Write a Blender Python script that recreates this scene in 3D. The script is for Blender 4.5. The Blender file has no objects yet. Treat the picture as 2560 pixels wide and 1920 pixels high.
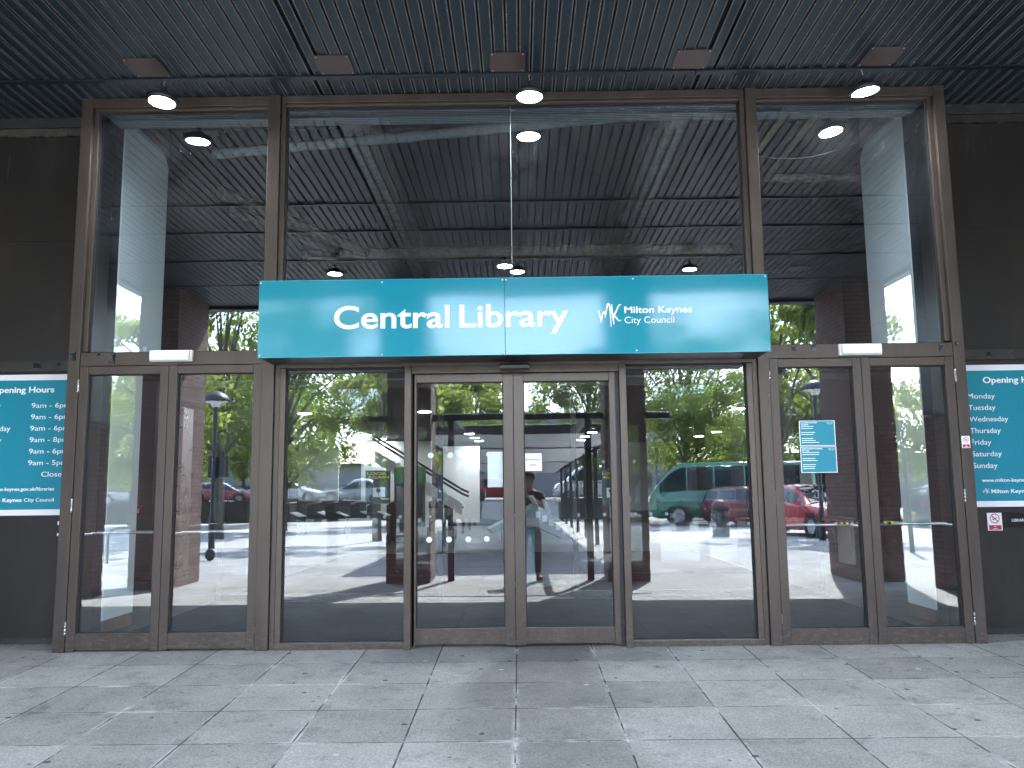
import bpy, bmesh, math, random
from mathutils import Vector, Matrix, noise
SC = bpy.context.scene
COL = SC.collection
PI = math.pi
random.seed(7)

# ------------------------------------------------------------------ camera
cam_d = bpy.data.cameras.new('camera')
cam = bpy.data.objects.new('camera', cam_d); COL.objects.link(cam)
Rm = ((0.999891, 0.009329, -0.011405), (-0.012497, 0.126874, -0.991840), (-0.007806, 0.991875, 0.126977))
# columns = world axes (x, y, z) written in camera axes (right, down, forward)
rt = Vector((Rm[0][0], Rm[0][1], Rm[0][2])); dn = Vector(Rm[1]); fw = Vector(Rm[2])
M = Matrix((rt, -dn, -fw)).transposed().to_4x4()
M.translation = Vector((0, -7.02, 1.23))
cam.matrix_world = M
cam_d.sensor_width = 36; cam_d.lens = 29.903
cam_d.clip_start = 0.03; cam_d.clip_end = 2000
SC.camera = cam

# ------------------------------------------------------------------ sky and sun
SUN_EL = math.radians(47); SUN_DIR = Vector((0.30 * math.cos(SUN_EL), -0.954 * math.cos(SUN_EL), math.sin(SUN_EL)))
W = bpy.data.worlds.new('World'); SC.world = W; W.use_nodes = True
nt = W.node_tree; nt.nodes.clear()
wo = nt.nodes.new('ShaderNodeOutputWorld'); bg = nt.nodes.new('ShaderNodeBackground')
sky = nt.nodes.new('ShaderNodeTexSky'); sky.sky_type = 'NISHITA'; sky.sun_disc = False
sky.sun_elevation = SUN_EL; sky.sun_rotation = math.atan2(SUN_DIR.x, SUN_DIR.y)
sky.air_density = 1.0; sky.dust_density = 1.2; sky.ozone_density = 1.5
tc = nt.nodes.new('ShaderNodeTexCoord')
mp = nt.nodes.new('ShaderNodeMapping'); mp.inputs['Scale'].default_value = (1.2, 1.2, 4.0)
nz = nt.nodes.new('ShaderNodeTexNoise'); nz.inputs['Scale'].default_value = 2.2; nz.inputs['Detail'].default_value = 9; nz.inputs['Roughness'].default_value = .6
rp = nt.nodes.new('ShaderNodeValToRGB'); rp.color_ramp.elements[0].position = .42; rp.color_ramp.elements[1].position = .72
mx = nt.nodes.new('ShaderNodeMixRGB'); mx.inputs['Color2'].default_value = (7.0, 8.2, 10.2, 1)
fm = nt.nodes.new('ShaderNodeMath'); fm.operation = 'MULTIPLY'; fm.inputs[1].default_value = .75
nt.links.new(tc.outputs['Generated'], mp.inputs['Vector']); nt.links.new(mp.outputs['Vector'], nz.inputs['Vector'])
nt.links.new(nz.outputs['Fac'], rp.inputs['Fac']); nt.links.new(rp.outputs['Color'], fm.inputs[0])
nt.links.new(fm.outputs[0], mx.inputs['Fac']); nt.links.new(sky.outputs['Color'], mx.inputs['Color1'])
nt.links.new(mx.outputs['Color'], bg.inputs['Color']); bg.inputs['Strength'].default_value = .15
nt.links.new(bg.outputs['Background'], wo.inputs['Surface'])
sl = bpy.data.lights.new('sun', 'SUN'); sl.energy = 3.0; sl.angle = math.radians(.5); sl.color = (1, .98, .95)
so = bpy.data.objects.new('sun', sl); COL.objects.link(so)
so.rotation_euler = (-SUN_DIR).to_track_quat('-Z', 'Y').to_euler(); so.location = (10, -30, 30)
SC.view_settings.view_transform = 'Standard'; SC.view_settings.look = 'None'
SC.view_settings.exposure = 4.0; SC.view_settings.gamma = 1
SC.cycles.max_bounces = 8; SC.cycles.transparent_max_bounces = 16; SC.cycles.sample_clamp_indirect = 6

# ------------------------------------------------------------------ materials
class NT:
    def __init__(s, name):
        s.m = bpy.data.materials.new(name); s.m.use_nodes = True; s.t = s.m.node_tree
        s.b = s.t.nodes['Principled BSDF']; s.out = s.t.nodes['Material Output']
    def n(s, typ, **kw):
        nd = s.t.nodes.new('ShaderNode' + typ)
        for k, v in kw.items():
            if k in nd.inputs.keys(): nd.inputs[k].default_value = v
            else: setattr(nd, k, v)
        return nd
    def l(s, a, b): s.t.links.new(a, b)
    def coord(s, kind='Object', scale=(1, 1, 1)):
        t = s.n('TexCoord'); m = s.n('Mapping'); m.inputs['Scale'].default_value = scale
        s.l(t.outputs[kind], m.inputs['Vector']); return m.outputs['Vector']
    def noise(s, vec, scale, detail=4, rough=.5):
        nd = s.n('TexNoise'); nd.inputs['Scale'].default_value = scale; nd.inputs['Detail'].default_value = detail
        nd.inputs['Roughness'].default_value = rough
        if vec is not None: s.l(vec, nd.inputs['Vector'])
        return nd.outputs['Fac']
    def ramp(s, fac, stops, interp='LINEAR'):
        r = s.n('ValToRGB'); r.color_ramp.interpolation = interp; e = r.color_ramp.elements
        while len(e) < len(stops): e.new(.5)
        for i, (p, c) in enumerate(stops):
            e[i].position = p; e[i].color = (c, c, c, 1) if isinstance(c, (int, float)) else (*c, 1)
        s.l(fac, r.inputs['Fac']); return r.outputs['Color']
    def mix(s, fac, a, b, mode='MIX'):
        m = s.n('MixRGB', blend_type=mode)
        for k, v in (('Fac', fac), ('Color1', a), ('Color2', b)):
            if isinstance(v, (int, float)): m.inputs[k].default_value = v
            elif isinstance(v, tuple): m.inputs[k].default_value = (*v, 1)
            else: s.l(v, m.inputs[k])
        return m.outputs['Color']
    def bump(s, h, strength=.3, dist=.01):
        b = s.n('Bump'); b.inputs['Strength'].default_value = strength; b.inputs['Distance'].default_value = dist
        s.l(h, b.inputs['Height']); s.l(b.outputs['Normal'], s.b.inputs['Normal'])

def mat(name, col, rough=.6, metal=0, var=0, vscale=3, bump=0, bscale=60, spec=None, coat=0, emit=None, es=0, dirt=None, dscale=(1, 1, 1)):
    s = NT(name); b = s.b
    b.inputs['Base Color'].default_value = (*col, 1); b.inputs['Roughness'].default_value = rough; b.inputs['Metallic'].default_value = metal
    if spec is not None: b.inputs['Specular IOR Level'].default_value = spec
    if coat: b.inputs['Coat Weight'].default_value = coat; b.inputs['Coat Roughness'].default_value = .05
    if emit: b.inputs['Emission Color'].default_value = (*emit, 1); b.inputs['Emission Strength'].default_value = es
    if var or dirt:
        v = s.coord('Object', dscale); f = s.noise(v, vscale, 6, .6)
        lo = tuple(c * (1 - var) for c in col); hi = tuple(min(1, c * (1 + var)) for c in col)
        c = s.ramp(f, [(.3, lo), (.7, hi)])
        if dirt:
            g = s.noise(v, vscale * 2.3, 8, .7); gf = s.ramp(g, [(.62, 0.0), (.72, 1.0)])
            c = s.mix(gf, c, dirt)
        s.l(c, b.inputs['Base Color'])
        rr = s.ramp(f, [(.2, max(0, rough - .12)), (.8, min(1, rough + .12))]); s.l(rr, b.inputs['Roughness'])
    if bump:
        v2 = s.coord(); s.bump(s.noise(v2, bscale, 3), bump, .004)
    return s.m

M_ = {}
# bronze anodised frames
def bronze(name, col, rough=.42):
    s = NT(name); v = s.coord('Object', (1, 1, .25)); f = s.noise(v, 5, 7, .62)
    c = s.ramp(f, [(.25, tuple(x * .72 for x in col)), (.55, col), (.8, tuple(x * 1.25 for x in col))])
    v2 = s.coord('Object', (60, 60, 1.2)); g = s.noise(v2, 2, 3); gg = s.ramp(g, [(.35, .95), (.65, 1.04)])
    c = s.mix(1.0, c, gg, 'MULTIPLY')
    sp = s.noise(s.coord(), 55, 2, .5); spf = s.ramp(sp, [(.76, 0.0), (.80, .5)])
    c = s.mix(spf, c, (.35, .34, .32))
    sz = s.n('SeparateXYZ'); s.l(s.coord(), sz.inputs[0]); low = s.ramp(sz.outputs[2], [(.0, 1.0), (.35, 0.0)])
    sc_ = s.ramp(s.noise(s.coord('Object', (1, 1, 2.5)), 16, 8, .8), [(.50, 0.0), (.66, .55)]); c = s.mix(s.mix(1, low, sc_, 'MULTIPLY'), c, (.20, .19, .175))
    s.l(c, s.b.inputs['Base Color']); s.b.inputs['Metallic'].default_value = .55
    s.l(s.ramp(f, [(.2, rough - .08), (.8, rough + .14)]), s.b.inputs['Roughness'])
    s.bump(g, .03, .001); return s.m
M_['bronze'] = bronze('bronze_frame', (.080, .064, .055))
M_['bronze_warm_lit'] = bronze('bronze_warm_lit', (.092, .073, .061), .36)  # warm reflection of the sunlit ground put into the frame colour
M_['bronze_dark'] = bronze('bronze_dark', (.045, .043, .045), .45)
M_['gasket'] = mat('rubber_gasket', (.012, .013, .015), .7)
M_['steel'] = mat('brushed_steel', (.55, .56, .57), .3, .9, var=.15)
M_['white_plastic'] = mat('white_plastic', (.74, .73, .68), .35, var=.05)
M_['white_paint'] = mat('white_paint', (.78, .78, .76), .5, var=.04)
M_['black_metal'] = mat('black_metal', (.015, .017, .02), .4, var=.3)
M_['black_plastic'] = mat('black_plastic', (.012, .012, .014), .3)
M_['tape'] = mat('black_tape', (.01, .012, .015), .25)
M_['teal'] = mat('teal_gloss', (.0008, .235, .335), .35, coat=1.0); M_['teal'].node_tree.nodes['Principled BSDF'].inputs['Coat Roughness'].default_value = .085
_t = M_['teal'].node_tree; _b = _t.nodes['Principled BSDF']; _n = _t.nodes.new('ShaderNodeTexNoise'); _n.inputs['Scale'].default_value = 1.6; _n.inputs['Detail'].default_value = 2
_bp = _t.nodes.new('ShaderNodeBump'); _bp.inputs['Strength'].default_value = .09; _bp.inputs['Distance'].default_value = .02
_t.links.new(_n.outputs['Fac'], _bp.inputs['Height']); _t.links.new(_bp.outputs['Normal'], _b.inputs['Coat Normal']); _b.inputs['Coat IOR'].default_value = 1.42; _b.inputs['Specular IOR Level'].default_value = .1
M_['teal_flat'] = mat('teal_vinyl', (.0015, .225, .315), .55, var=.03)
M_['teal_edge'] = mat('teal_edge', (.02, .36, .50), .4)
M_['letter'] = mat('white_lettering', (.86, .87, .9), .35)
M_['board_white'] = mat('board_white', (.80, .80, .83), .5)
M_['red'] = mat('safety_red', (.45, .02, .04), .4)
M_['ink'] = mat('black_ink', (.03, .03, .035), .6)
M_['paper'] = mat('paper_white', (.82, .82, .84), .8)
M_['poster_green'] = mat('poster_dark_green', (.008, .045, .05), .5)
M_['yellow'] = mat('yellow_print', (.62, .55, .04), .5)

def glass(name, tint=(.86, .92, .94), refl=.2, grime=True):
    s = NT(name); s.t.nodes.remove(s.b)
    tr = s.n('BsdfTransparent'); tr.inputs['Color'].default_value = (*tint, 1)
    gl = s.n('BsdfGlossy'); gl.inputs['Roughness'].default_value = 0.0; gl.inputs['Color'].default_value = (.93, .97, 1, 1)
    lw = s.n('LayerWeight'); lw.inputs['Blend'].default_value = .25
    mr = s.n('MapRange'); mr.inputs['From Min'].default_value = 0; mr.inputs['From Max'].default_value = 1
    mr.inputs['To Min'].default_value = refl; mr.inputs['To Max'].default_value = min(1, refl + .6)
    s.l(lw.outputs['Facing'], mr.inputs['Value'])
    nzv = s.coord('Object', (1, 1, 3.2)); h = s.noise(nzv, .9, 1.5)
    bp = s.n('Bump'); bp.inputs['Strength'].default_value = .02; bp.inputs['Distance'].default_value = .02
    s.l(h, bp.inputs['Height']); s.l(bp.outputs['Normal'], gl.inputs['Normal'])
    m1 = s.n('MixShader'); s.l(mr.outputs[0], m1.inputs[0]); s.l(tr.outputs[0], m1.inputs[1]); s.l(gl.outputs[0], m1.inputs[2])
    last = m1.outputs[0]
    if grime:
        df = s.n('BsdfDiffuse'); df.inputs['Color'].default_value = (.55, .6, .62, 1)
        g = s.noise(s.coord('Object', (1, 1, .8)), 1.6, 8, .65); gf = s.ramp(g, [(.45, .001), (.85, .025)])
        sp = s.noise(s.coord(), 48, 1, .5); sf = s.ramp(sp, [(.76, 0.0), (.79, .25)])
        mm = s.mix(1.0, gf, sf, 'ADD')
        m2 = s.n('MixShader'); s.l(mm, m2.inputs[0]); s.l(last, m2.inputs[1]); s.l(df.outputs[0], m2.inputs[2]); last = m2.outputs[0]
    s.l(last, s.out.inputs['Surface']); return s.m
M_['glass'] = glass('screen_glass', refl=.115)
M_['glass_up'] = glass('upper_glass', (.76, .86, .92), .12)
M_['glass_in'] = glass('inner_glass', (.93, .96, .96), .05, False)
s = NT('clear_side'); s.t.nodes.remove(s.b); tr = s.n('BsdfTransparent'); s.l(tr.outputs[0], s.out.inputs['Surface']); M_['clear'] = s.m
M_['glass_edge'] = mat('glass_edge', (.16, .20, .20), .2)

# paving: 0.6 m slabs, joints with efflorescence, gum spots
def paving():
    s = NT('paving_slabs'); v = s.coord('Object')
    sep = s.n('SeparateXYZ'); s.l(v, sep.inputs[0])
    def math_(op, a, b=None):
        m = s.n('Math', operation=op)
        for i, q in enumerate((a, b)):
            if q is None: continue
            if isinstance(q, (int, float)): m.inputs[i].default_value = q
            else: s.l(q, m.inputs[i])
        return m.outputs[0]
    u = math_('DIVIDE', math_('ADD', sep.outputs['X'], 600 + .041), .6)
    w = math_('DIVIDE', math_('ADD', sep.outputs['Y'], 600 + .46), .6)
    fu = math_('FRACT', u); fw_ = math_('FRACT', w)
    du = math_('ABSOLUTE', math_('SUBTRACT', math_('FRACT', math_('ADD', u, .5)), .5))
    dw = math_('ABSOLUTE', math_('SUBTRACT', math_('FRACT', math_('ADD', w, .5)), .5))
    wob = math_('MULTIPLY', math_('SUBTRACT', s.noise(v, 9, 3), .5), .009)
    dmin = math_('ADD', math_('MINIMUM', du, dw), wob)
    idv = s.n('CombineXYZ'); s.l(math_('FLOOR', u), idv.inputs[0]); s.l(math_('FLOOR', w), idv.inputs[1])
    wn = s.n('TexWhiteNoise'); wn.noise_dimensions = '2D'; s.l(idv.outputs[0], wn.inputs['Vector'])
    base = s.ramp(s.noise(v, 2.1, 7, .65), [(.28, (.22, .227, .222)), (.5, (.275, .28, .272)), (.74, (.335, .338, .328))])
    tone = s.ramp(wn.outputs['Value'], [(0, .80), (1, 1.10)])
    c = s.mix(1, base, tone, 'MULTIPLY')
    # darker strip in front of the centre doors
    xd = math_('ABSOLUTE', math_('ADD', sep.outputs['X'], -.12)); st = s.ramp(math_('ADD', xd, math_('MULTIPLY', s.noise(v, 1.2, 4), .9)), [(.75, .70), (1.5, 1.0)])
    c = s.mix(1, c, st, 'MULTIPLY')
    fine = s.ramp(s.noise(v, 75, 5, .9), [(.32, .48), (.68, 1.52)]); c = s.mix(1, c, fine, 'MULTIPLY')
    sp = s.ramp(s.noise(v, 260, 1, .5), [(.66, 0.0), (.72, .55)]); c = s.mix(sp, c, (.5, .5, .48))
    blot = s.ramp(s.noise(v, 5.5, 6, .7), [(.54, 0.0), (.72, .6)]); c = s.mix(blot, c, (.10, .105, .105))
    # pale salt creeping out of the joints
    eff = s.ramp(dmin, [(.006, 1.0), (.045, 0.0)]); en = s.ramp(s.noise(v, 2.6, 6, .7), [(.50, 0.0), (.68, .7)])
    c = s.mix(s.mix(1, eff, en, 'MULTIPLY'), c, (.62, .64, .66))
    # gum spots
    vo = s.n('TexVoronoi'); vo.inputs['Scale'].default_value = 4.6; s.l(v, vo.inputs['Vector'])
    g1 = s.ramp(math_('ADD', vo.outputs['Distance'], math_('MULTIPLY', s.noise(v, 30, 2), .035)), [(.095, 1.0), (.105, 0.0)])
    sepc = s.n('SeparateColor'); s.l(vo.outputs['Color'], sepc.inputs[0]); pick = s.ramp(sepc.outputs[0], [(.30, 0.0), (.32, .9)])
    c = s.mix(s.mix(1, g1, pick, 'MULTIPLY'), c, (.035, .04, .045))
    vo2 = s.n('TexVoronoi'); vo2.inputs['Scale'].default_value = 2.9; s.l(v, vo2.inputs['Vector'])
    g2 = s.ramp(vo2.outputs['Distance'], [(.05, .6), (.06, 0.0)]); sc2 = s.n('SeparateColor'); s.l(vo2.outputs['Color'], sc2.inputs[0])
    c = s.mix(s.mix(1, g2, s.ramp(sc2.outputs[1], [(.6, 0.0), (.62, 1.0)]), 'MULTIPLY'), c, (.48, .5, .52))
    # smaller, denser gum and grit marks
    vo3 = s.n('TexVoronoi'); vo3.inputs['Scale'].default_value = 8.5; s.l(v, vo3.inputs['Vector'])
    g3 = s.ramp(math_('ADD', vo3.outputs['Distance'], math_('MULTIPLY', s.noise(v, 50, 2), .05)), [(.115, .8), (.135, 0.0)]); sc3 = s.n('SeparateColor'); s.l(vo3.outputs['Color'], sc3.inputs[0])
    c = s.mix(s.mix(1, g3, s.ramp(sc3.outputs[0], [(.66, 0.0), (.68, 1.0)]), 'MULTIPLY'), c, (.075, .08, .08))
    # joints
    j = s.ramp(dmin, [(.0055, 1.0), (.010, 0.0)]); jn = s.ramp(s.noise(v, 2.2, 4, .6), [(.52, (.035, .035, .038)), (.64, (.46, .48, .50))])
    c = s.mix(j, c, jn)
    s.l(c, s.b.inputs['Base Color'])
    s.l(s.ramp(s.noise(v, 8, 5), [(.3, .78), (.7, .95)]), s.b.inputs['Roughness']); s.b.inputs['Specular IOR Level'].default_value = .25
    h = s.mix(.5, s.ramp(dmin, [(.003, 0.0), (.014, 1.0)]), s.noise(v, 160, 3, .7)); s.bump(h, .6, .006)
    return s.m
M_['paving'] = paving()

def brick(name, c1, c2, mortar, sx=1):
    s = NT(name); t = s.n('TexCoord'); sep = s.n('SeparateXYZ'); s.l(t.outputs['Object'], sep.inputs[0])
    ad = s.n('Math', operation='ADD'); s.l(sep.outputs[0], ad.inputs[0]); s.l(sep.outputs[1], ad.inputs[1])
    cb = s.n('CombineXYZ'); s.l(ad.outputs[0], cb.inputs[0]); s.l(sep.outputs[2], cb.inputs[1])
    b = s.n('TexBrick'); b.inputs['Scale'].default_value = 1; b.inputs['Brick Width'].default_value = .225; b.inputs['Row Height'].default_value = .075
    b.inputs['Mortar Size'].default_value = .006; b.inputs['Color1'].default_value = (*c1, 1); b.inputs['Color2'].default_value = (*c2, 1); b.inputs['Mortar'].default_value = (*mortar, 1)
    s.l(cb.outputs[0], b.inputs['Vector']); nf = s.ramp(s.noise(t.outputs['Object'], 6, 5), [(.3, .75), (.7, 1.2)])
    s.l(s.mix(1, b.outputs['Color'], nf, 'MULTIPLY'), s.b.inputs['Base Color']); s.b.inputs['Roughness'].default_value = .85
    s.bump(s.mix(1, (1, 1, 1), b.outputs['Fac'], 'SUBTRACT'), .5, .008); return s.m
M_['brick'] = brick('purple_brown_brick', (.21, .13, .11), (.14, .085, .075), (.025, .022, .022))
M_['brick_red'] = brick('red_brick', (.25, .10, .06), (.18, .07, .05), (.05, .04, .035))

# soffit slats
s = NT('slat_dark_blue'); v = s.coord('Object', (1, .12, 1)); f = s.noise(v, 12, 6, .6)
s.l(s.ramp(f, [(.3, (.0038, .0120, .0205)), (.7, (.0080, .0200, .0320))]), s.b.inputs['Base Color']); s.b.inputs['Roughness'].default_value = .42
s.bump(f, .15, .003); M_['slat'] = s.m
s = NT('slat_edge'); v = s.coord('Object', (1, .35, 1)); f = s.noise(v, 30, 6, .7)
c = s.ramp(f, [(.3, (.055, .054, .058)), (.62, (.190, .182, .185))]); g = s.noise(s.coord('Object', (1, .8, 1)), 22, 5, .7)  # worn paint, with light caught on the lips put into its paler tone
c = s.mix(s.ramp(g, [(.635, 0.0), (.665, 1.0)]), c, (.50, .46, .42)); s.l(c, s.b.inputs['Base Color']); s.b.inputs['Roughness'].default_value = .55; M_['slat_edge'] = s.m
M_['soffit_back'] = mat('soffit_backing', (.006, .006, .009), .9, var=.4, vscale=20)
M_['cover_brown'] = mat('brown_cover_plate', (.065, .042, .038), .45, var=.2, vscale=8)
M_['strip_dark'] = mat('dark_cover_strip', (.006, .012, .02), .4, var=.4, vscale=6)
M_['lamp_glow'] = mat('lamp_lens', (.9, .9, .9), .3, emit=(.93, .97, 1), es=30)
M_['disc_glow'] = mat('ceiling_disc_lens', (.9, .9, .9), .3, emit=(.95, .97, 1), es=11)
s = NT('wing_wall_paint'); v = s.coord('Object', (1, 1, .35)); f = s.noise(v, 3, 7, .6)
c = s.ramp(f, [(.25, (.0105, .0098, .0092)), (.55, (.0185, .0162, .0145)), (.8, (.032, .027, .0235))])
st = s.noise(s.coord('Object', (9, 9, .35)), 3, 6, .7); sep = s.n('SeparateXYZ'); s.l(s.coord(), sep.inputs[0])
zf = s.ramp(sep.outputs[2], [(0.0, 0.0), (1.0, 1.0)])
mrz = s.n('MapRange'); mrz.inputs['From Min'].default_value = 4.1; mrz.inputs['From Max'].default_value = 4.45; s.l(sep.outputs[2], mrz.inputs['Value'])
sf = s.mix(1, s.ramp(st, [(.60, 0.0), (.72, .6)]), s.ramp(mrz.outputs[0], [(0.0, 0.0), (.5, 1.0), (1.0, .0)]), 'MULTIPLY')
c = s.mix(sf, c, (.30, .27, .24)); sc = s.ramp(s.noise(s.coord(), 2.1, 9, .75), [(.66, 0.0), (.75, .35)]); c = s.mix(sc, c, (.13, .13, .135))
s.l(c, s.b.inputs['Base Color']); s.b.inputs['Roughness'].default_value = .5; s.bump(f, .1, .004); M_['wing'] = s.m
M_['wing_trim'] = mat('wing_trim', (.03, .028, .027), .5, var=.3, vscale=6, dirt=(.2, .19, .18))
M_['flaking'] = mat('flaking_paint', (.05, .045, .04), .8, var=.4, vscale=25, dirt=(.45, .38, .3))
# interior
M_['grille'] = None
s = NT('ribbed_bulkhead'); v = s.coord(); sep = s.n('SeparateXYZ'); s.l(v, sep.inputs[0])
wv = s.n('TexWave'); wv.bands_direction = 'Y'; wv.inputs['Scale'].default_value = 9; wv.inputs['Distortion'].default_value = .15; s.l(v, wv.inputs['Vector'])
c = s.ramp(wv.outputs['Fac'], [(.2, (.06, .07, .075)), (.6, (.30, .32, .32))]); g = s.noise(s.coord('Object', (1, 7, 1)), 5, 8, .75)
sx_ = s.ramp(sep.outputs[0], [(.0, 0.0), (1.0, 1.0)]); c = s.mix(s.mix(1, s.ramp(g, [(.56, 0.0), (.60, .9)]), sx_, 'MULTIPLY'), c, (.62, .63, .6))
s.l(c, s.b.inputs['Base Color']); s.b.inputs['Roughness'].default_value = .6; M_['grille'] = s.m
M_['int_white'] = mat('partition_white', (.86, .88, .87), .6, var=.05, vscale=2)
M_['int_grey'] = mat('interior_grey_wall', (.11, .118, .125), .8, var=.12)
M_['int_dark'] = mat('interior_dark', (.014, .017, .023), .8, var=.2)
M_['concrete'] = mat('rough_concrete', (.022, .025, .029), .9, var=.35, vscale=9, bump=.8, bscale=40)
M_['concrete_lit'] = mat('beam_concrete_lit', (.30, .28, .25), .9, var=.45, vscale=9, bump=.8, bscale=40)  # paler copy of the concrete: missing light on the beams put into its colour
M_['lagging'] = mat('pipe_lagging', (.24, .165, .105), .8, var=.5, vscale=14, bump=1, bscale=30)
M_['lagging_grey'] = mat('pipe_lagging_grey', (.22, .235, .24), .8, var=.3, vscale=14, bump=.8, bscale=25)
M_['skirting'] = mat('timber_skirting', (.17, .085, .045), .5, var=.3, vscale=8)
s = NT('entrance_mat'); v = s.coord(); wv = s.n('TexWave'); wv.bands_direction = 'Y'; wv.inputs['Scale'].default_value = 3.6; s.l(v, wv.inputs['Vector'])
c = s.ramp(wv.outputs['Fac'], [(.05, (.003, .005, .007)), (.22, (.010, .015, .020)), (.9, (.013, .019, .025))]); s.l(s.mix(1, c, s.ramp(s.noise(v, 4, 6), [(.3, .7), (.7, 1.3)]), 'MULTIPLY'), s.b.inputs['Base Color'])
s.b.inputs['Roughness'].default_value = .9; s.b.inputs['Specular IOR Level'].default_value = .05; M_['mat'] = s.m
M_['carpet'] = mat('carpet_red_brown', (.035, .013, .016), .95, spec=.05, var=.3, vscale=12)
M_['vinyl_floor'] = mat('vinyl_floor', (.07, .07, .068), .5, spec=.15, var=.1)
M_['stand_blue'] = mat('display_stand_panel', (.20, .27, .30), .35, var=.05)
M_['machine_green'] = mat('machine_green', (.02, .14, .05), .4)
# outdoors
M_['asphalt'] = mat('asphalt', (.055, .056, .058), .85, var=.25, vscale=2, bump=.4, bscale=120)
M_['pale_paving'] = mat('pale_paving', (.36, .365, .365), .85, var=.12, vscale=2, dirt=(.22, .21, .2))
M_['tyre'] = mat('tyre_rubber', (.012, .012, .013), .8)
M_['rim'] = mat('alloy_rim', (.4, .41, .42), .3, .8)
M_['carglass'] = mat('car_window_glass', (.02, .03, .035), .04, spec=.9)
M_['headlight'] = mat('headlight_lens', (.7, .72, .75), .08, spec=.8)
M_['taillight'] = mat('taillight_red', (.35, .01, .01), .15)
M_['plate'] = mat('number_plate', (.75, .75, .7), .5)
M_['plate_y'] = mat('number_plate_yellow', (.75, .5, .05), .5)
M_['grass'] = mat('grass', (.07, .12, .03), .9, var=.35, vscale=3, bump=.8, bscale=60)
M_['bark'] = mat('bark', (.10, .085, .07), .9, var=.3, vscale=8, bump=.8, bscale=25)
M_['timber'] = mat('dark_timber_cladding', (.04, .034, .03), .7, var=.3)
M_['bld_grey'] = mat('grey_cladding', (.16, .17, .18), .7, var=.12)
M_['skin'] = mat('skin', (.38, .22, .16), .55, var=.06)
M_['shirt'] = mat('black_shirt', (.015, .016, .02), .85, var=.3)
M_['trouser'] = mat('dark_trousers', (.03, .032, .04), .85, var=.25)
M_['hair'] = mat('dark_hair', (.02, .014, .01), .7)
M_['scooter'] = mat('scooter_mint', (.12, .42, .34), .35)
def leafmat(name, a, b, c):
    s = NT(name); g = s.n('NewGeometry'); f = s.noise(g.outputs['Position'], 1.1, 3, .6); col = s.ramp(f, [(.3, a), (.5, b), (.72, c)])
    s.b.inputs['Roughness'].default_value = .55; s.l(col, s.b.inputs['Base Color'])
    tl = s.n('BsdfTranslucent'); s.l(s.mix(1, col, (1.4, 1.6, .7), 'MULTIPLY'), tl.inputs['Color']); ms = s.n('MixShader'); ms.inputs[0].default_value = .42
    s.l(s.b.outputs[0], ms.inputs[1]); s.l(tl.outputs[0], ms.inputs[2]); s.l(ms.outputs[0], s.out.inputs['Surface']); return s.m
M_['leaf_a'] = leafmat('leaf_fresh_green', (.10, .13, .035), (.20, .24, .07), (.36, .38, .14))
M_['leaf_b'] = leafmat('leaf_yellow_green', (.14, .16, .04), (.27, .29, .09), (.44, .44, .18))
M_['leaf_c'] = leafmat('leaf_mid_green', (.07, .10, .035), (.14, .18, .06), (.26, .30, .12))

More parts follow.
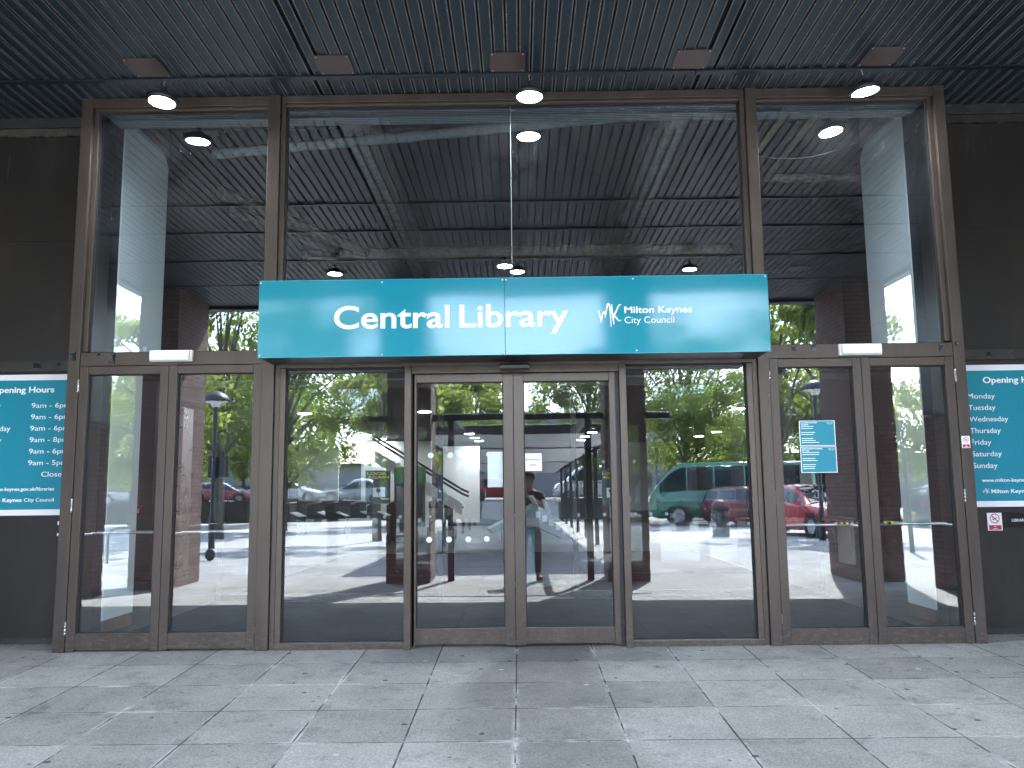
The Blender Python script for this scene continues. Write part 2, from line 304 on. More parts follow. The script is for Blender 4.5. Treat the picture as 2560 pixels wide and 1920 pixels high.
# ------------------------------------------------------------------ mesh helpers
class B:
    def __init__(s): s.bm = bmesh.new(); s.mi = 0
    def quad(s, pts):
        f = s.bm.faces.new([s.bm.verts.new(p) for p in pts]); f.material_index = s.mi; return f
    def box(s, x0, x1, y0, y1, z0, z1, bev=0, mi=None):
        if mi is not None: s.mi = mi
        g = bmesh.ops.create_cube(s.bm, size=1, matrix=Matrix.Translation(((x0+x1)/2, (y0+y1)/2, (z0+z1)/2)) @ Matrix.Diagonal((abs(x1-x0), abs(y1-y0), abs(z1-z0), 1)))
        fs = set()
        for vv in g['verts']: fs.update(vv.link_faces)
        for f in fs: f.material_index = s.mi
        if bev:
            es = set()
            for vv in g['verts']: es.update(vv.link_edges)
            r = bmesh.ops.bevel(s.bm, geom=list(es), offset=bev, segments=2, affect='EDGES', profile=.6)
            for f in r['faces']: f.material_index = s.mi
        return s
    def obox(s, c, dims, rot, bev=0):
        bx = bmesh.new(); bmesh.ops.create_cube(bx, size=1, matrix=Matrix.Diagonal((*dims, 1)))
        if bev: bmesh.ops.bevel(bx, geom=bx.edges[:], offset=bev, segments=2, affect='EDGES', profile=.6)
        bmesh.ops.transform(bx, matrix=Matrix.Translation(c) @ rot.to_4x4(), verts=bx.verts[:])
        s.add(bx); return s
    def add(s, o):
        vm = {}
        for v in o.verts: vm[v] = s.bm.verts.new(v.co)
        for f in o.faces:
            try:
                nf = s.bm.faces.new([vm[v] for v in f.verts]); nf.material_index = s.mi; nf.smooth = f.smooth
            except ValueError: pass
        o.free()
    def tube(s, pts, r, seg=10, mi=None, caps=True):
        if mi is not None: s.mi = mi
        pts = [Vector(p) for p in pts]; n = len(pts)
        rr = r if isinstance(r, (list, tuple)) else [r] * n
        rings = []; up = None
        for i, p in enumerate(pts):
            d = (pts[min(i+1, n-1)] - pts[max(i-1, 0)]).normalized()
            a = up if up is not None else (Vector((0, 0, 1)) if abs(d.z) < .9 else Vector((1, 0, 0)))
            u = (a - d * a.dot(d)).normalized(); up = u; w = d.cross(u)
            rings.append([s.bm.verts.new(p + (u * math.cos(t) + w * math.sin(t)) * rr[i]) for t in [2*PI*k/seg for k in range(seg)]])
        for a, b in zip(rings, rings[1:]):
            for k in range(seg):
                f = s.bm.faces.new((a[k], a[(k+1) % seg], b[(k+1) % seg], b[k])); f.material_index = s.mi; f.smooth = True
        if caps:
            for q in (rings[0][::-1], rings[-1]):
                f = s.bm.faces.new(q); f.material_index = s.mi
        return s
    def lathe(s, prof, c=(0, 0, 0), rot=None, seg=24, mi=None):
        if mi is not None: s.mi = mi
        c = Vector(c); rings = []
        for r, z in prof:
            ring = []
            for k in range(seg):
                p = Vector((r*math.cos(2*PI*k/seg), r*math.sin(2*PI*k/seg), z))
                if rot: p = rot @ p
                ring.append(s.bm.verts.new(c + p))
            rings.append(ring)
        for a, b in zip(rings, rings[1:]):
            for k in range(seg):
                f = s.bm.faces.new((a[k], a[(k+1) % seg], b[(k+1) % seg], b[k])); f.material_index = s.mi; f.smooth = True
        for q, rr in ((rings[0][::-1], prof[0][0]), (rings[-1], prof[-1][0])):
            if rr > 1e-5:
                f = s.bm.faces.new(q); f.material_index = s.mi
        return s
    def prism(s, poly, axis, a, b, mi=None):
        """poly 2D extruded from a to b along axis 'x','y' or 'z'"""
        if mi is not None: s.mi = mi
        def P(u, v, t):
            return {'x': (t, u, v), 'y': (u, t, v), 'z': (u, v, t)}[axis]
        A = [s.bm.verts.new(P(u, v, a)) for u, v in poly]; Bv = [s.bm.verts.new(P(u, v, b)) for u, v in poly]
        n = len(poly)
        for q in (A, Bv[::-1]):
            f = s.bm.faces.new(q); f.material_index = s.mi
        for i in range(n):
            f = s.bm.faces.new((A[i], Bv[i], Bv[(i+1) % n], A[(i+1) % n])); f.material_index = s.mi
        return s
    def obj(s, name, mats, parent=None, loc=None, recalc=True):
        if recalc: bmesh.ops.recalc_face_normals(s.bm, faces=s.bm.faces[:])
        me = bpy.data.meshes.new(name); s.bm.to_mesh(me); s.bm.free()
        for m in (mats if isinstance(mats, (list, tuple)) else [mats]): me.materials.append(M_[m] if isinstance(m, str) else m)
        o = bpy.data.objects.new(name, me); COL.objects.link(o)
        if parent: o.parent = parent
        if loc: o.location = loc
        return o

def tag(o, label, cat, group=None, kind=None):
    if label: o['label'] = label
    if cat: o['category'] = cat
    if group: o['group'] = group
    if kind: o['kind'] = kind
    return o
def thing(name, label, cat, loc=(0, 0, 0), rz=0, group=None):
    o = bpy.data.objects.new(name, None); COL.objects.link(o); o.location = loc; o.rotation_euler = (0, 0, rz)
    return tag(o, label, cat, group)
def struct(name, b, m, **k):
    o = b.obj(name, m, **k); o['kind'] = 'structure'; return o
def copy_tree(o, parent=None):
    c = o.copy(); COL.objects.link(c)
    if parent: c.parent = parent
    for ch in list(o.children): copy_tree(ch, c)
    return c

def text_mesh(txt, width=None, height=None, bold=0, depth=.002, align='LEFT', spacing=1.0, font_res=4):
    """flat lettering in the XZ plane facing -Y; returns mesh with origin at its left baseline"""
    cu = bpy.data.curves.new('lettering', 'FONT'); cu.body = txt; cu.size = 1; cu.extrude = .001; cu.offset = bold; cu.space_character = spacing
    cu.resolution_u = font_res
    o = bpy.data.objects.new('lettering_tmp', cu); COL.objects.link(o)
    dg = bpy.context.evaluated_depsgraph_get(); dg.update()
    me = bpy.data.meshes.new_from_object(o.evaluated_get(dg)); bpy.data.objects.remove(o); bpy.data.curves.remove(cu)
    xs = [v.co.x for v in me.vertices]; ys = [v.co.y for v in me.vertices]
    sx = width / (max(xs) - min(xs)) if width else None
    sy = height / .73 if height else None          # height = cap height
    if sx is None: sx = sy
    if sy is None: sy = sx
    x0 = min(xs) if align == 'LEFT' else (max(xs) if align == 'RIGHT' else (min(xs) + max(xs)) / 2)
    for v in me.vertices:
        z = v.co.z
        v.co = Vector(((v.co.x - x0) * sx, -z / .001 * depth / 2, v.co.y * sy))
    return me
def lettering(name, txt, x, y, z, m, parent=None, **k):
    """one object per word"""
    me = text_mesh(txt, **k); bm = bmesh.new(); bm.from_mesh(me); bpy.data.meshes.remove(me)
    iv = sorted((min(v.co.x for v in f.verts), max(v.co.x for v in f.verts)) for f in bm.faces)
    merged = []
    for a, c in iv:
        if merged and a <= merged[-1][1] + 1e-6: merged[-1][1] = max(merged[-1][1], c)
        else: merged.append([a, c])
    words = txt.split(); nw = len(words); gaps = sorted(((merged[i+1][0]-merged[i][1], (merged[i+1][0]+merged[i][1])/2) for i in range(len(merged)-1)), reverse=True)[:nw-1]
    cuts = sorted(g[1] for g in gaps); edges = [-1e9] + cuts + [1e9]; o = None
    for lo, hi in zip(edges, edges[1:]):
        b2 = bm.copy(); bmesh.ops.delete(b2, geom=[f for f in b2.faces if not lo < sum(v.co.x for v in f.verts)/len(f.verts) < hi], context='FACES')
        me = bpy.data.meshes.new(name); b2.to_mesh(me); b2.free(); me.materials.append(M_[m]); o = bpy.data.objects.new(name, me); COL.objects.link(o); o.location = (x, y, z)
        if parent: o.parent = parent
    bm.free(); return o
def multi_lettering(name, items, m, parent=None):
    """items: (txt, x, y, z, kwargs), one object per line of writing"""
    for txt, x, y, z, k in items: o = lettering(name, txt, x, y, z, m, parent, **k)
    return o
def stroke(b, pts, ws, y):
    """flat brush stroke in the XZ plane"""
    n = len(pts); L = []; Rr = []
    for i, (px, pz) in enumerate(pts):
        a = Vector(pts[max(i-1, 0)]); c = Vector(pts[min(i+1, n-1)]); d = (c - a).normalized(); nn = Vector((-d.y, d.x)); w = ws[i]
        L.append((px + nn.x*w, pz + nn.y*w)); Rr.append((px - nn.x*w, pz - nn.y*w))
    for i in range(n-1):
        for yy in (y, ):
            b.quad([(L[i][0], yy, L[i][1]), (Rr[i][0], yy, Rr[i][1]), (Rr[i+1][0], yy, Rr[i+1][1]), (L[i+1][0], yy, L[i+1][1])])
def catmull(P, n=5):
    out = []
    for i in range(len(P)-1):
        p0 = Vector(P[max(i-1, 0)]); p1 = Vector(P[i]); p2 = Vector(P[i+1]); p3 = Vector(P[min(i+2, len(P)-1)])
        for k in range(n):
            t = k/n; out.append(.5*((2*p1) + (-p0+p2)*t + (2*p0-5*p1+4*p2-p3)*t*t + (-p0+3*p1-3*p2+p3)*t**3))
    out.append(Vector(P[-1])); return out
def logo(name, x, y, z, w, h, parent):
    """hand-drawn joined M and K"""
    b = B(); u = lambda a, c: (x + a*w, z + c*h); lay = [0]
    def S(P, wm):
        q = catmull([Vector(p) for p in P], 6); n = len(q)
        stroke(b, [u(p.x, p.y) for p in q], [wm*w*1.15*(.35 + .65*math.sin(PI*min(1, max(.04, (i+.6)/n)))) for i in range(n)], y-lay[0]*.0006); lay[0] += 1
    S([(.04, .72), (.07, .55), (.11, .38), (.14, .20)], .030)
    S([(.14, .22), (.20, .55), (.27, .66), (.32, .48)], .022)
    S([(.30, .40), (.36, .72), (.43, .98), (.50, .93), (.53, .6), (.55, .02)], .030)
    S([(.60, .98), (.60, .70), (.64, .40), (.67, .12)], .032)
    S([(1.0, .96), (.90, .92), (.80, .72), (.70, .50), (.78, .40), (.88, .28), (.99, .30)], .030)
    return b.obj(name, 'letter', parent)

# ================================================================== SETTING: ground
GZ = -.24
def gz(Y):                                                       # Y = metres in front of the doors
    return -.0395 * min(max(Y, 0), 6.1)
b = B()
ys = [.6, 0, -6.1, -41.2]
xs_ = [-60, 5.6, 60]
def gstrip(b, x0, x1, ya, yb, za, zb): b.quad([(x0, ya, za), (x0, yb, zb), (x1, yb, zb), (x1, ya, za)])
gstrip(b, -60, 60, .6, 0, 0, 0); gstrip(b, -60, 60, 0, -6.1, 0, gz(6.1)); gstrip(b, -60, 60, -6.1, -17.5, gz(6.1), GZ)
bmesh.ops.remove_doubles(b.bm, verts=b.bm.verts[:], dist=1e-4)
struct('paving', b, 'paving')
b = B(); gstrip(b, -60, 60, -17.5, -41.2, GZ, GZ); gstrip(b, 5.6, 120, -41.2, -300, GZ, GZ); gstrip(b, 60, 120, -17.5, -41.2, GZ, GZ)
b.obj('road', 'pale_paving')['kind'] = 'structure'
b = B(); gstrip(b, -400, 400, 120, -900, -.62, -.62); struct('ground', b, 'grass')
# raised terrace with the car park on it
b = B(); b.box(-120, 5.6, -300, -41.2, -.6, .70); struct('terrace', b, 'pale_paving')
b = B(); b.box(-119, 5.4, -64, -47, .704, .708); struct('car_park', b, 'asphalt')
b = B(); gstrip(b, 5.8, 119, -30, -38, GZ+.004, GZ+.004); struct('roadway', b, 'asphalt')
b = B(); b.box(11, 60, -29.5, -26.5, GZ, GZ+.10, .02); struct('kerb_island', b, 'pale_paving')
b = B(); random.seed(3)
gr = B()
gr.box(11.2, 59.8, -29.3, -26.7, GZ+.10, GZ+.13); gr.box(18.9, 60, -17.4, -14, -.24, -.19)
for i in range(5000):
    x = random.uniform(11.3, 32); y = random.uniform(-29.2, -26.8); h = random.uniform(.05, .12); a = random.random()*PI
    dx, dy = math.cos(a)*.012, math.sin(a)*.012; z = GZ+.13
    gr.quad([(x-dx, y-dy, z), (x+dx, y+dy, z), (x+dx*.2+.02, y+dy*.2, z+h), (x-dx*.2+.02, y-dy*.2, z+h)])
b.bm.free()
tag(gr.obj('lawn', 'grass'), 'mown grass strip on the raised island beside the road', 'grass', kind='stuff')

b = B(); rr = random.Random(12)                                    # grit gathered along the thresholds
for k in range(420):
    x = rr.uniform(-3.7, 3.65); y = -.03 - abs(rr.gauss(0, .035)); a = rr.random()*PI; l = rr.uniform(.002, .006); z = gz(-y) + .003
    if rr.random() < .12: l *= 2
    b.quad([(x-l*math.cos(a), y-l*math.sin(a), z), (x+l*.5*math.sin(a), y-l*.5*math.cos(a), z+.002), (x+l*math.cos(a), y+l*math.sin(a), z), (x-l*.5*math.sin(a), y+l*.5*math.cos(a), z+.001)])
tag(b.obj('grit', 'bark'), 'fine grit and leaf bits gathered along the foot of the doors', 'debris', kind='stuff')

# ================================================================== canopy over the entrance
XA, XB = -6.3, 6.15
ZS = 4.69
can = thing('entrance_canopy', 'dark slatted canopy soffit projecting over the library entrance', 'canopy', (0, 0, 0))
b = B(); pitch = .1
x = XA + .02
k = 0; r2 = random.Random(5)
while x < XB - .02:
    w = .084; z = ZS + r2.uniform(-.0025, .0025)
    if abs(x - (-1.72)) < .05 or abs(x - 1.58) < .05: x += .02; w = .072
    y0, y1 = .42, -8.15
    # flat face, two worn lips coloured paler for the light they catch, two upstands
    L = .0075
    b.mi = 0; b.quad([(x+L, y0, z), (x+w-L, y0, z), (x+w-L, y1, z), (x+L, y1, z)])
    b.mi = 1
    for (xa, xb) in ((x, x+L), (x+w-L, x+w)):
        b.quad([(xa, y0, z-.004), (xb, y0, z-.004), (xb, y1, z-.004), (xa, y1, z-.004)])
    b.mi = 0
    for xx, s_ in ((x, 1), (x+w, -1)):
        b.quad([(xx, y0, z-.004), (xx, y1, z-.004), (xx, y1, z+.03), (xx, y0, z+.03)])
    for xx in (x+L, x+w-L): b.quad([(xx, y0, z-.004), (xx, y1, z-.004), (xx, y1, z), (xx, y0, z)])
    x += pitch; k += 1
b.obj('soffit_slats', ['slat', 'slat_edge'], can)
B().box(XA, XB, -8.15, .42, ZS+.032, ZS+.08).obj('soffit_backing', 'soffit_back', can)
b = B(); b.box(XA-.15, XB+.15, -8.4, -8.152, ZS-.06, ZS+1.3, .01); b.box(XA-.15, XA-.002, -8.15, .45, ZS-.06, ZS+1.3); b.box(XB+.002, XB+.15, -8.15, .45, ZS-.06, ZS+1.3)
b.obj('fascia', 'strip_dark', can)
B().box(XA-.1, XB+.1, -8.1, .6, ZS+1.1, ZS+1.25).obj('roof_deck', 'strip_dark', can)
def strip(y, wd):
    b = B(); xx = XA
    while xx < XB:
        e = min(xx + 1.95, XB); dz = random.uniform(-.004, .004)
        b.box(xx, e-.004, y-wd/2, y+wd/2, ZS-.020+dz, ZS-.005+dz, .002); b.box(e-.03, e-.01, y-wd/2-.006, y+wd/2+.006, ZS-.024, ZS-.019+dz)
        xx += 1.95
    xx = XA + .4
    while xx < XB:
        b.lathe([(.009, 0), (.009, -.006), (.004, -.009)], (xx, y, ZS-.018), seg=8); xx += .62
    b.obj('cover_strip', 'strip_dark', can)
for y in (-.335, -2.68, -3.76, -5.15, -6.6): strip(y, .062)
def plate(x0, y0, w=.285, d=.30):
    b = B(); b.box(x0, x0+w, y0-d, y0, ZS-.012, ZS-.006, .0015)
    b.mi = 1
    for sx in (.02, w-.02):
        for sy in (.02, d-.02): b.lathe([(.006, 0), (.005, -.003)], (x0+sx, y0-sy, ZS-.012), seg=8)
    b.obj('cover_plate', ['cover_brown', 'steel'], can)
for px in (-3.125, -1.6, -.20, 1.285, 2.81): plate(px, -.385)
for px in (-3.0, 1.2, 4.0): plate(px, -4.9, .35)
for px in (4.25, ): plate(px, -5.8, .35)

# pendant lamps: high-bay discs
def disc_lamp():
    t = thing('pendant_lamp', '', 'lamp')
    b = B(); b.lathe([(.02, .075), (.06, .07), (.075, .05), (.135, .022), (.128, .0), (.118, -.012), (.104, -.008)], seg=32)
    for k in range(24):
        a = 2*PI*k/24; b.tube([(.07*math.cos(a), .07*math.sin(a), .052), (.13*math.cos(a), .13*math.sin(a), .026)], .004, 5)
    b.obj('lamp_housing', 'black_metal', t)
    B().lathe([(.0001, -.013), (.06, -.0125), (.103, -.009)], seg=32).obj('lamp_lens', 'lamp_glow', t)
    b = B(); b.tube([(0, 0, .07), (0, 0, .105)], .012, 8); b.box(-.02, .02, -.015, .015, .10, .13, .003); b.obj('lamp_bracket', 'black_metal', t)
    b = B(); q = [(.0, 0, .125), (.004, .003, .15), (-.003, 0, .165), (0, 0, .195)]; b.tube(q, .0035, 6); b.tube([(-.012, 0, .19), (0, .008, .175), (.012, 0, .19)], .002, 5); b.obj('hook', 'steel', t)
    return t
lamp0 = disc_lamp()
LL = [(-2.93, -.34, 'bright round pendant lamp over the left pair of hinged doors', (-.05, .04)), (.12, -.34, 'bright round pendant lamp over the centre of the sign and sliding doors', (0, 0)), (2.89, -.34, 'bright round pendant lamp over the right pair of hinged doors', (.06, -.12)),
      (-2.7, -5.15, 'round pendant lamp of the outer row, left end, mirrored in the big window', (0, 0)), (.0, -5.15, 'round pendant lamp of the outer row, middle one, mirrored above the sign', (0, 0)), (2.55, -5.15, 'round pendant lamp of the outer row, right end, mirrored in the big window', (0, 0))]
LL += [(-.18, 4.95, 'pendant lamp hanging inside the lobby just behind the sign', (0, 0)), (-3.2, 7.2, 'added pendant lamp to light the beams, deep in the lobby, left side', (0, 0)), (3.2, 7.2, 'added pendant lamp to light the beams, deep in the lobby, right side', (0, 0))]  # the two deep lobby lamps are added to light the ceiling beams
for i, (x, y, lab, rot) in enumerate(LL):
    t = lamp0 if i == 0 else copy_tree(lamp0)
    t.location = (x, y, 4.485); t.rotation_euler = (rot[0], rot[1], 0); t['label'] = lab; t['group'] = 'pendant lamps under the canopy'

# ================================================================== glazed entrance screen
ent = thing('entrance_screen', 'bronze framed glazed entrance screen with doors and tall upper windows', 'entrance', (0, 0, 0))
def frame(name, mtl, boxes, bev=.004, parent=ent):
    b = B()
    for q in boxes: b.box(*q, bev=bev)
    return b.obj(name, mtl, parent)
TOP = 4.685
frame('jamb', 'bronze', [(-3.769, -3.672, -.02, .20, 0, TOP), (-3.671, -3.632, .02, .12, 2.45, TOP)])
frame('jamb', 'bronze', [(3.612, 3.705, -.02, .20, -.01, TOP), (3.570, 3.611, .02, .12, 2.45, TOP)])
frame('mullion', 'bronze', [(-2.14, -2.035, -.03, .16, 0, TOP), (-2.033, -1.992, .0, .12, 0, TOP)])
frame('mullion', 'bronze', [(1.986, 2.078, -.03, .16, -.01, TOP), (1.943, 1.984, .0, .12, -.01, TOP)])
frame('head_rail', 'bronze_warm_lit', [(-3.672, -2.141, -.012, .14, 4.60, TOP-.002), (-3.632, -2.141, .004, .12, 4.575, 4.599)])
frame('head_rail', 'bronze_warm_lit', [(-1.991, 1.942, -.012, .14, 4.615, TOP-.002), (-1.991, 1.942, .004, .12, 4.59, 4.614)])
frame('head_rail', 'bronze_warm_lit', [(2.079, 3.611, -.012, .14, 4.60, TOP-.002), (2.079, 3.569, .004, .12, 4.575, 4.599)])
frame('transom', 'bronze', [(-3.671, -2.141, -.008, .13, 2.325, 2.437)])
frame('transom', 'bronze', [(2.079, 3.611, -.008, .13, 2.315, 2.430)])
def pane(name, x0, x1, z0, z1, y=.055, m='glass', parent=ent, tilt=0):
    b = B(); b.mi = 0
    b.quad([(x0, y, z0), (x1, y, z0), (x1, y, z1), (x0, y, z1)])
    b.mi = 1; t = .008
    b.quad([(x0, y+t, z0), (x0, y+t, z1), (x1, y+t, z1), (x1, y+t, z0)])
    b.mi = 2
    for a, c in (((x0, z0), (x1, z0)), ((x1, z0), (x1, z1)), ((x1, z1), (x0, z1)), ((x0, z1), (x0, z0))):
        b.quad([(a[0], y, a[1]), (a[0], y+t, a[1]), (c[0], y+t, c[1]), (c[0], y, c[1])])
    if tilt: bmesh.ops.rotate(b.bm, verts=b.bm.verts[:], cent=((x0+x1)/2, y, (z0+z1)/2), matrix=Matrix.Rotation(math.radians(tilt), 3, 'X'))
    return b.obj(name, [m, 'clear', 'glass_edge'], parent, recalc=False)
def gasket(x0, x1, z0, z1, y=.05, parent=ent, w=.012):
    b = B()
    for q in ((x0, x0+w, z0, z1), (x1-w, x1, z0, z1), (x0+w, x1-w, z0, z0+w), (x0+w, x1-w, z1-w, z1)): b.box(q[0], q[1], y-.004, y+.02, q[2], q[3])
    return b.obj('gasket', 'gasket', parent)
pane('window_pane', -3.632, -2.14, 2.437, 4.575, m='glass_up'); gasket(-3.632, -2.14, 2.437, 4.575)
pane('window_pane', 2.078, 3.570, 2.430, 4.575, m='glass_up'); gasket(2.078, 3.570, 2.430, 4.575)
pane('window_pane', -1.992, -.046, 2.6, 4.59, m='glass_up'); pane('window_pane', -.042, 1.943, 2.6, 4.59, m='glass_up'); gasket(-1.992, 1.943, 2.6, 4.59)
B().box(-.0465, -.0405, .046, .062, 2.61, 4.578).obj('glass_joint', 'glass_edge', ent)
# centre lower frames
frame('door_header', 'bronze_warm_lit', [(-1.991, 1.942, -.03, .12, 2.285, 2.335)])
frame('door_header', 'bronze_warm_lit', [(-.888, .83, -.035, .10, 2.222, 2.283)])
frame('mullion', 'bronze_warm_lit', [(-1.991, -1.945, .0, .10, .04, 2.284)])
frame('mullion', 'bronze_warm_lit', [(1.895, 1.942, .0, .10, .03, 2.284)])
frame('mullion', 'bronze_warm_lit', [(-.945, -.889, -.045, .08, 0, 2.284), (-.888, -.862, .0, .08, 0, 2.22)])
frame('mullion', 'bronze_warm_lit', [(.832, .888, -.045, .08, -.01, 2.284)])
frame('bottom_rail', 'bronze_warm_lit', [(-1.991, -.946, -.01, .10, -.012, .052)])
frame('bottom_rail', 'bronze_warm_lit', [(.889, 1.942, -.01, .10, -.016, .05)])
T = .12
pane('fixed_pane', -1.945, -.945, .052, 2.284, .05, tilt=0); gasket(-1.945, -.945, .052, 2.284, .045)
pane('fixed_pane', .888, 1.895, .05, 2.284, .05, tilt=0); gasket(.888, 1.895, .05, 2.284, .045)
# rubber and steel edge by the centre mullions
frame('door_track', 'bronze_dark', [(.80, .831, .02, .10, 0, 2.22)], 0)

def leaf(x0, x1, z0, z1, hinge_side, sliding=False, sl=.07, sr=.07):
    d = bpy.data.objects.new('door', None); COL.objects.link(d); d.parent = ent
    mt = 'bronze_warm_lit' if sliding else 'bronze'
    yb, yf = .07, (.0 if sliding else -.012)
    tr, br = (.07, .137)
    b = B()
    b.box(x0, x0+sl, yf, yb, z0, z1, .003); b.box(x1-sr, x1, yf, yb, z0, z1, .003)
    b.box(x0+sl+.0005, x1-sr-.0005, yf+.002, yb-.002, z0+.012, z0+br, .003); b.box(x0+sl+.0005, x1-sr-.0005, yf+.002, yb-.002, z1-tr, z1-.003, .003)
    b.obj('door_frame', mt, d)
    pane('door_glass', x0+sl, x1-sr, z0+br, z1-tr, .035, parent=d, tilt=0); gasket(x0+sl, x1-sr, z0+br, z1-tr, .028, d, .008)
    if hinge_side:
        hx = x0-.006 if hinge_side < 0 else x1+.006
        for hz in (.135, 1.115, 2.10):
            b = B()
            for k in range(4): b.lathe([(.0085, 0), (.0085, .024)], (hx, yf-.006, hz+k*.026), seg=10)
            b.lathe([(.006, -.004), (.006, .108)], (hx, yf-.006, hz), seg=8); b.obj('hinge', 'steel', d)
        b = B(); yy = .12
        b.tube([(x0+sl-.01, .07, .93), (x0+sl+.02, yy, .935), (x0+sl+.05, yy+.01, .94), (x1-sr-.05, yy+.01, .94), (x1-sr-.02, yy, .935), (x1-sr+.01, .07, .93)], .0125, 10)
        b.obj('push_bar', 'steel', d)
    return d
leaf(-3.668, -2.923, .006, 2.322, -1); leaf(-2.919, -2.143, .006, 2.322, 1)
leaf(2.083, 2.842, -.01, 2.312, -1); leaf(2.846, 3.608, -.01, 2.312, 1)
leaf(-.886, -.049, .018, 2.22, 0, True, .035, .082); leaf(-.045, .799, .018, 2.22, 0, True, .082, .05)

# wing walls either side
def wing(x0, x1, lab, side):
    t = thing('wing_wall', lab, 'wall', (0, 0, 0))
    B().box(x0, x1, .41, .56, 2.44, 3.535).obj('wall_panel', 'wing', t)
    B().box(x0, x1, .412, .56, 3.538, 4.52).obj('wall_panel', 'wing', t)
    B().box(x0, x1, .412, .56, .05, 2.34).obj('wall_panel', 'wing', t)
    B().box(x0, x1, .395, .56, 2.342, 2.438, .004).obj('trim_rail', 'wing_trim', t)
    B().box(x0, x1, .402, .56, -.02, .05, .004).obj('plinth', 'wing_trim', t)
    B().box(x0, x1, .37, .56, 4.60, 4.70, .004).obj('head_trim', 'wing_trim', t)
    b = B(); rr = random.Random(9)
    xx = x0
    while xx < x1 - .03:
        w = rr.uniform(.02, .06); b.box(xx, xx+w, .40-rr.uniform(0, .006), .56, 4.53+rr.uniform(-.012, .004), 4.598); xx += w+.0005
    b.obj('flaking_band', 'flaking' if side < 0 else 'wing_trim', t)
    return t
wing(XA-.1, -3.75, 'dark painted wall panel left of the doors behind the left opening hours board', -1)
wing(3.69, XB+.1, 'dark painted wall panel right of the doors behind the right opening hours board', 1)
B().box(-3.76, -3.74, .201, .42, 0, 4.69).obj('return_panel', 'bronze_dark', ent); B().box(3.68, 3.70, .201, .42, 0, 4.69).obj('return_panel', 'bronze_dark', ent)

# brick side walls and piers of the portico
def brickbox(name, x0, x1, y0, y1, lab, z1=ZS-.002, cat='pillar', z0=-.5, plinth=False):
    t = thing(name, lab, cat, ((x0+x1)/2, (y0+y1)/2, GZ))
    cx, cy = (x0+x1)/2, (y0+y1)/2; w, d = x1-x0, y1-y0
    b = B(); zz = z0-GZ; i = 0
    while zz < z1-GZ:
        h = min(.15, z1-GZ-zz); e = .004 if i % 2 else 0
        b.box(-w/2+e, w/2-e, -d/2+e, d/2-e, zz, zz+h); zz += .15; i += 1
    b.obj('shaft', 'brick', t)
    return t
brickbox('brick_wall', -6.75, -6.3, -5.9, .6, 'brick side wall of the portico, left side, nearest the doors', cat='wall')
brickbox('brick_wall', 6.16, 6.6, -5.9, .6, 'brick side wall of the portico, right side, nearest the doors', cat='wall')
brickbox('brick_pier', -6.3, -5.65, -8.1, -6.75, 'wide brick pier at the outer left corner of the portico')
brickbox('brick_pier', 5.4, 6.1, -8.1, -6.75, 'wide brick pier at the outer right corner of the portico')
brickbox('brick_pier', -2.25, -1.5, -8.1, -7.3, 'brick pier in the outer row left of the walkway roof')
brickbox('brick_pier', 1.45, 2.15, -8.1, -7.3, 'brick pier in the outer row right of the walkway roof')
# cowl under the soffit on the inner side walls
for sx, lab in ((-1, 'dark duct casing high on the left brick side wall'), (1, 'dark duct casing high on the right brick side wall')):
    b = B(); x0, x1 = (-6.29, -5.95) if sx < 0 else (5.80, 6.15); b.box(x0, x1, -5.2, -4.0, 2.25, 4.6, .05); tag(b.obj('duct_casing', 'black_metal'), lab, 'duct')

# ================================================================== main sign
sg = thing('library_sign', 'long turquoise sign box reading Central Library over the sliding doors', 'sign', (0, 0, 0))
SX0, SX1, SZ0, SZ1, SY = -2.055, 1.982, 2.306, 2.928, -.42
B().box(SX0+.012, SX1-.012, SY+.006, -.032, SZ0+.004, SZ1-.004, .002).obj('sign_box', 'bronze_dark', sg)
B().box(SX0, -.1035, SY, SY+.005, SZ0, SZ1, .0012).obj('sign_face', 'teal', sg)
B().box(-.1005, SX1, SY, SY+.005, SZ0, SZ1, .0012).obj('sign_face', 'teal', sg)
b = B()
for z in (SZ0, SZ1-.004): b.box(SX0, SX1, SY-.0015, SY-.0002, z, z+.004)
b.obj('sign_edge', 'teal_edge', sg)
for x, z in ((-2.04, 2.91), (-2.04, 2.325), (-1.077, 2.905), (-1.072, 2.322), (-.118, 2.912), (-.09, 2.912), (-.118, 2.322), (-.09, 2.322), (.917, 2.905), (.93, 2.328), (1.965, 2.912), (1.965, 2.327)):
    B().lathe([(.0075, 0), (.006, .002), (.0001, .003)], (x, SY, z), rot=Matrix.Rotation(PI/2, 3, 'X'), seg=10).obj('screw', 'white_plastic', sg)
lettering('sign_lettering', 'Central', -1.455, SY-.0012, 2.534, 'letter', sg, width=.915, height=.187, bold=.016, depth=.002, font_res=8)
lettering('sign_lettering', 'Library', -.462, SY-.0012, 2.534, 'letter', sg, width=.862, height=.187, bold=.016, depth=.002, font_res=8)
logo('council_logo', .633, SY-.0012, 2.515, .185, .19, sg)
lettering('council_name', 'Milton Keynes', .843, SY-.0012, 2.629, 'letter', sg, width=.532, height=.0545, bold=.018, depth=.002)
lettering('council_name', 'City Council', .842, SY-.0012, 2.547, 'letter', sg, width=.39, height=.055, bold=-.004, depth=.002)
# door sensor
t = thing('door_sensor', 'black motion sensor under the sign above the sliding doors', 'sensor', (-.032, -.13, 2.258))
B().box(-.128, .128, -.035, .035, -.026, .026, .02).obj('sensor_body', 'black_plastic', t)
B().box(-.13, -.035, -.02, .05, .02, .032, .003).obj('sensor_mount', 'bronze', t)

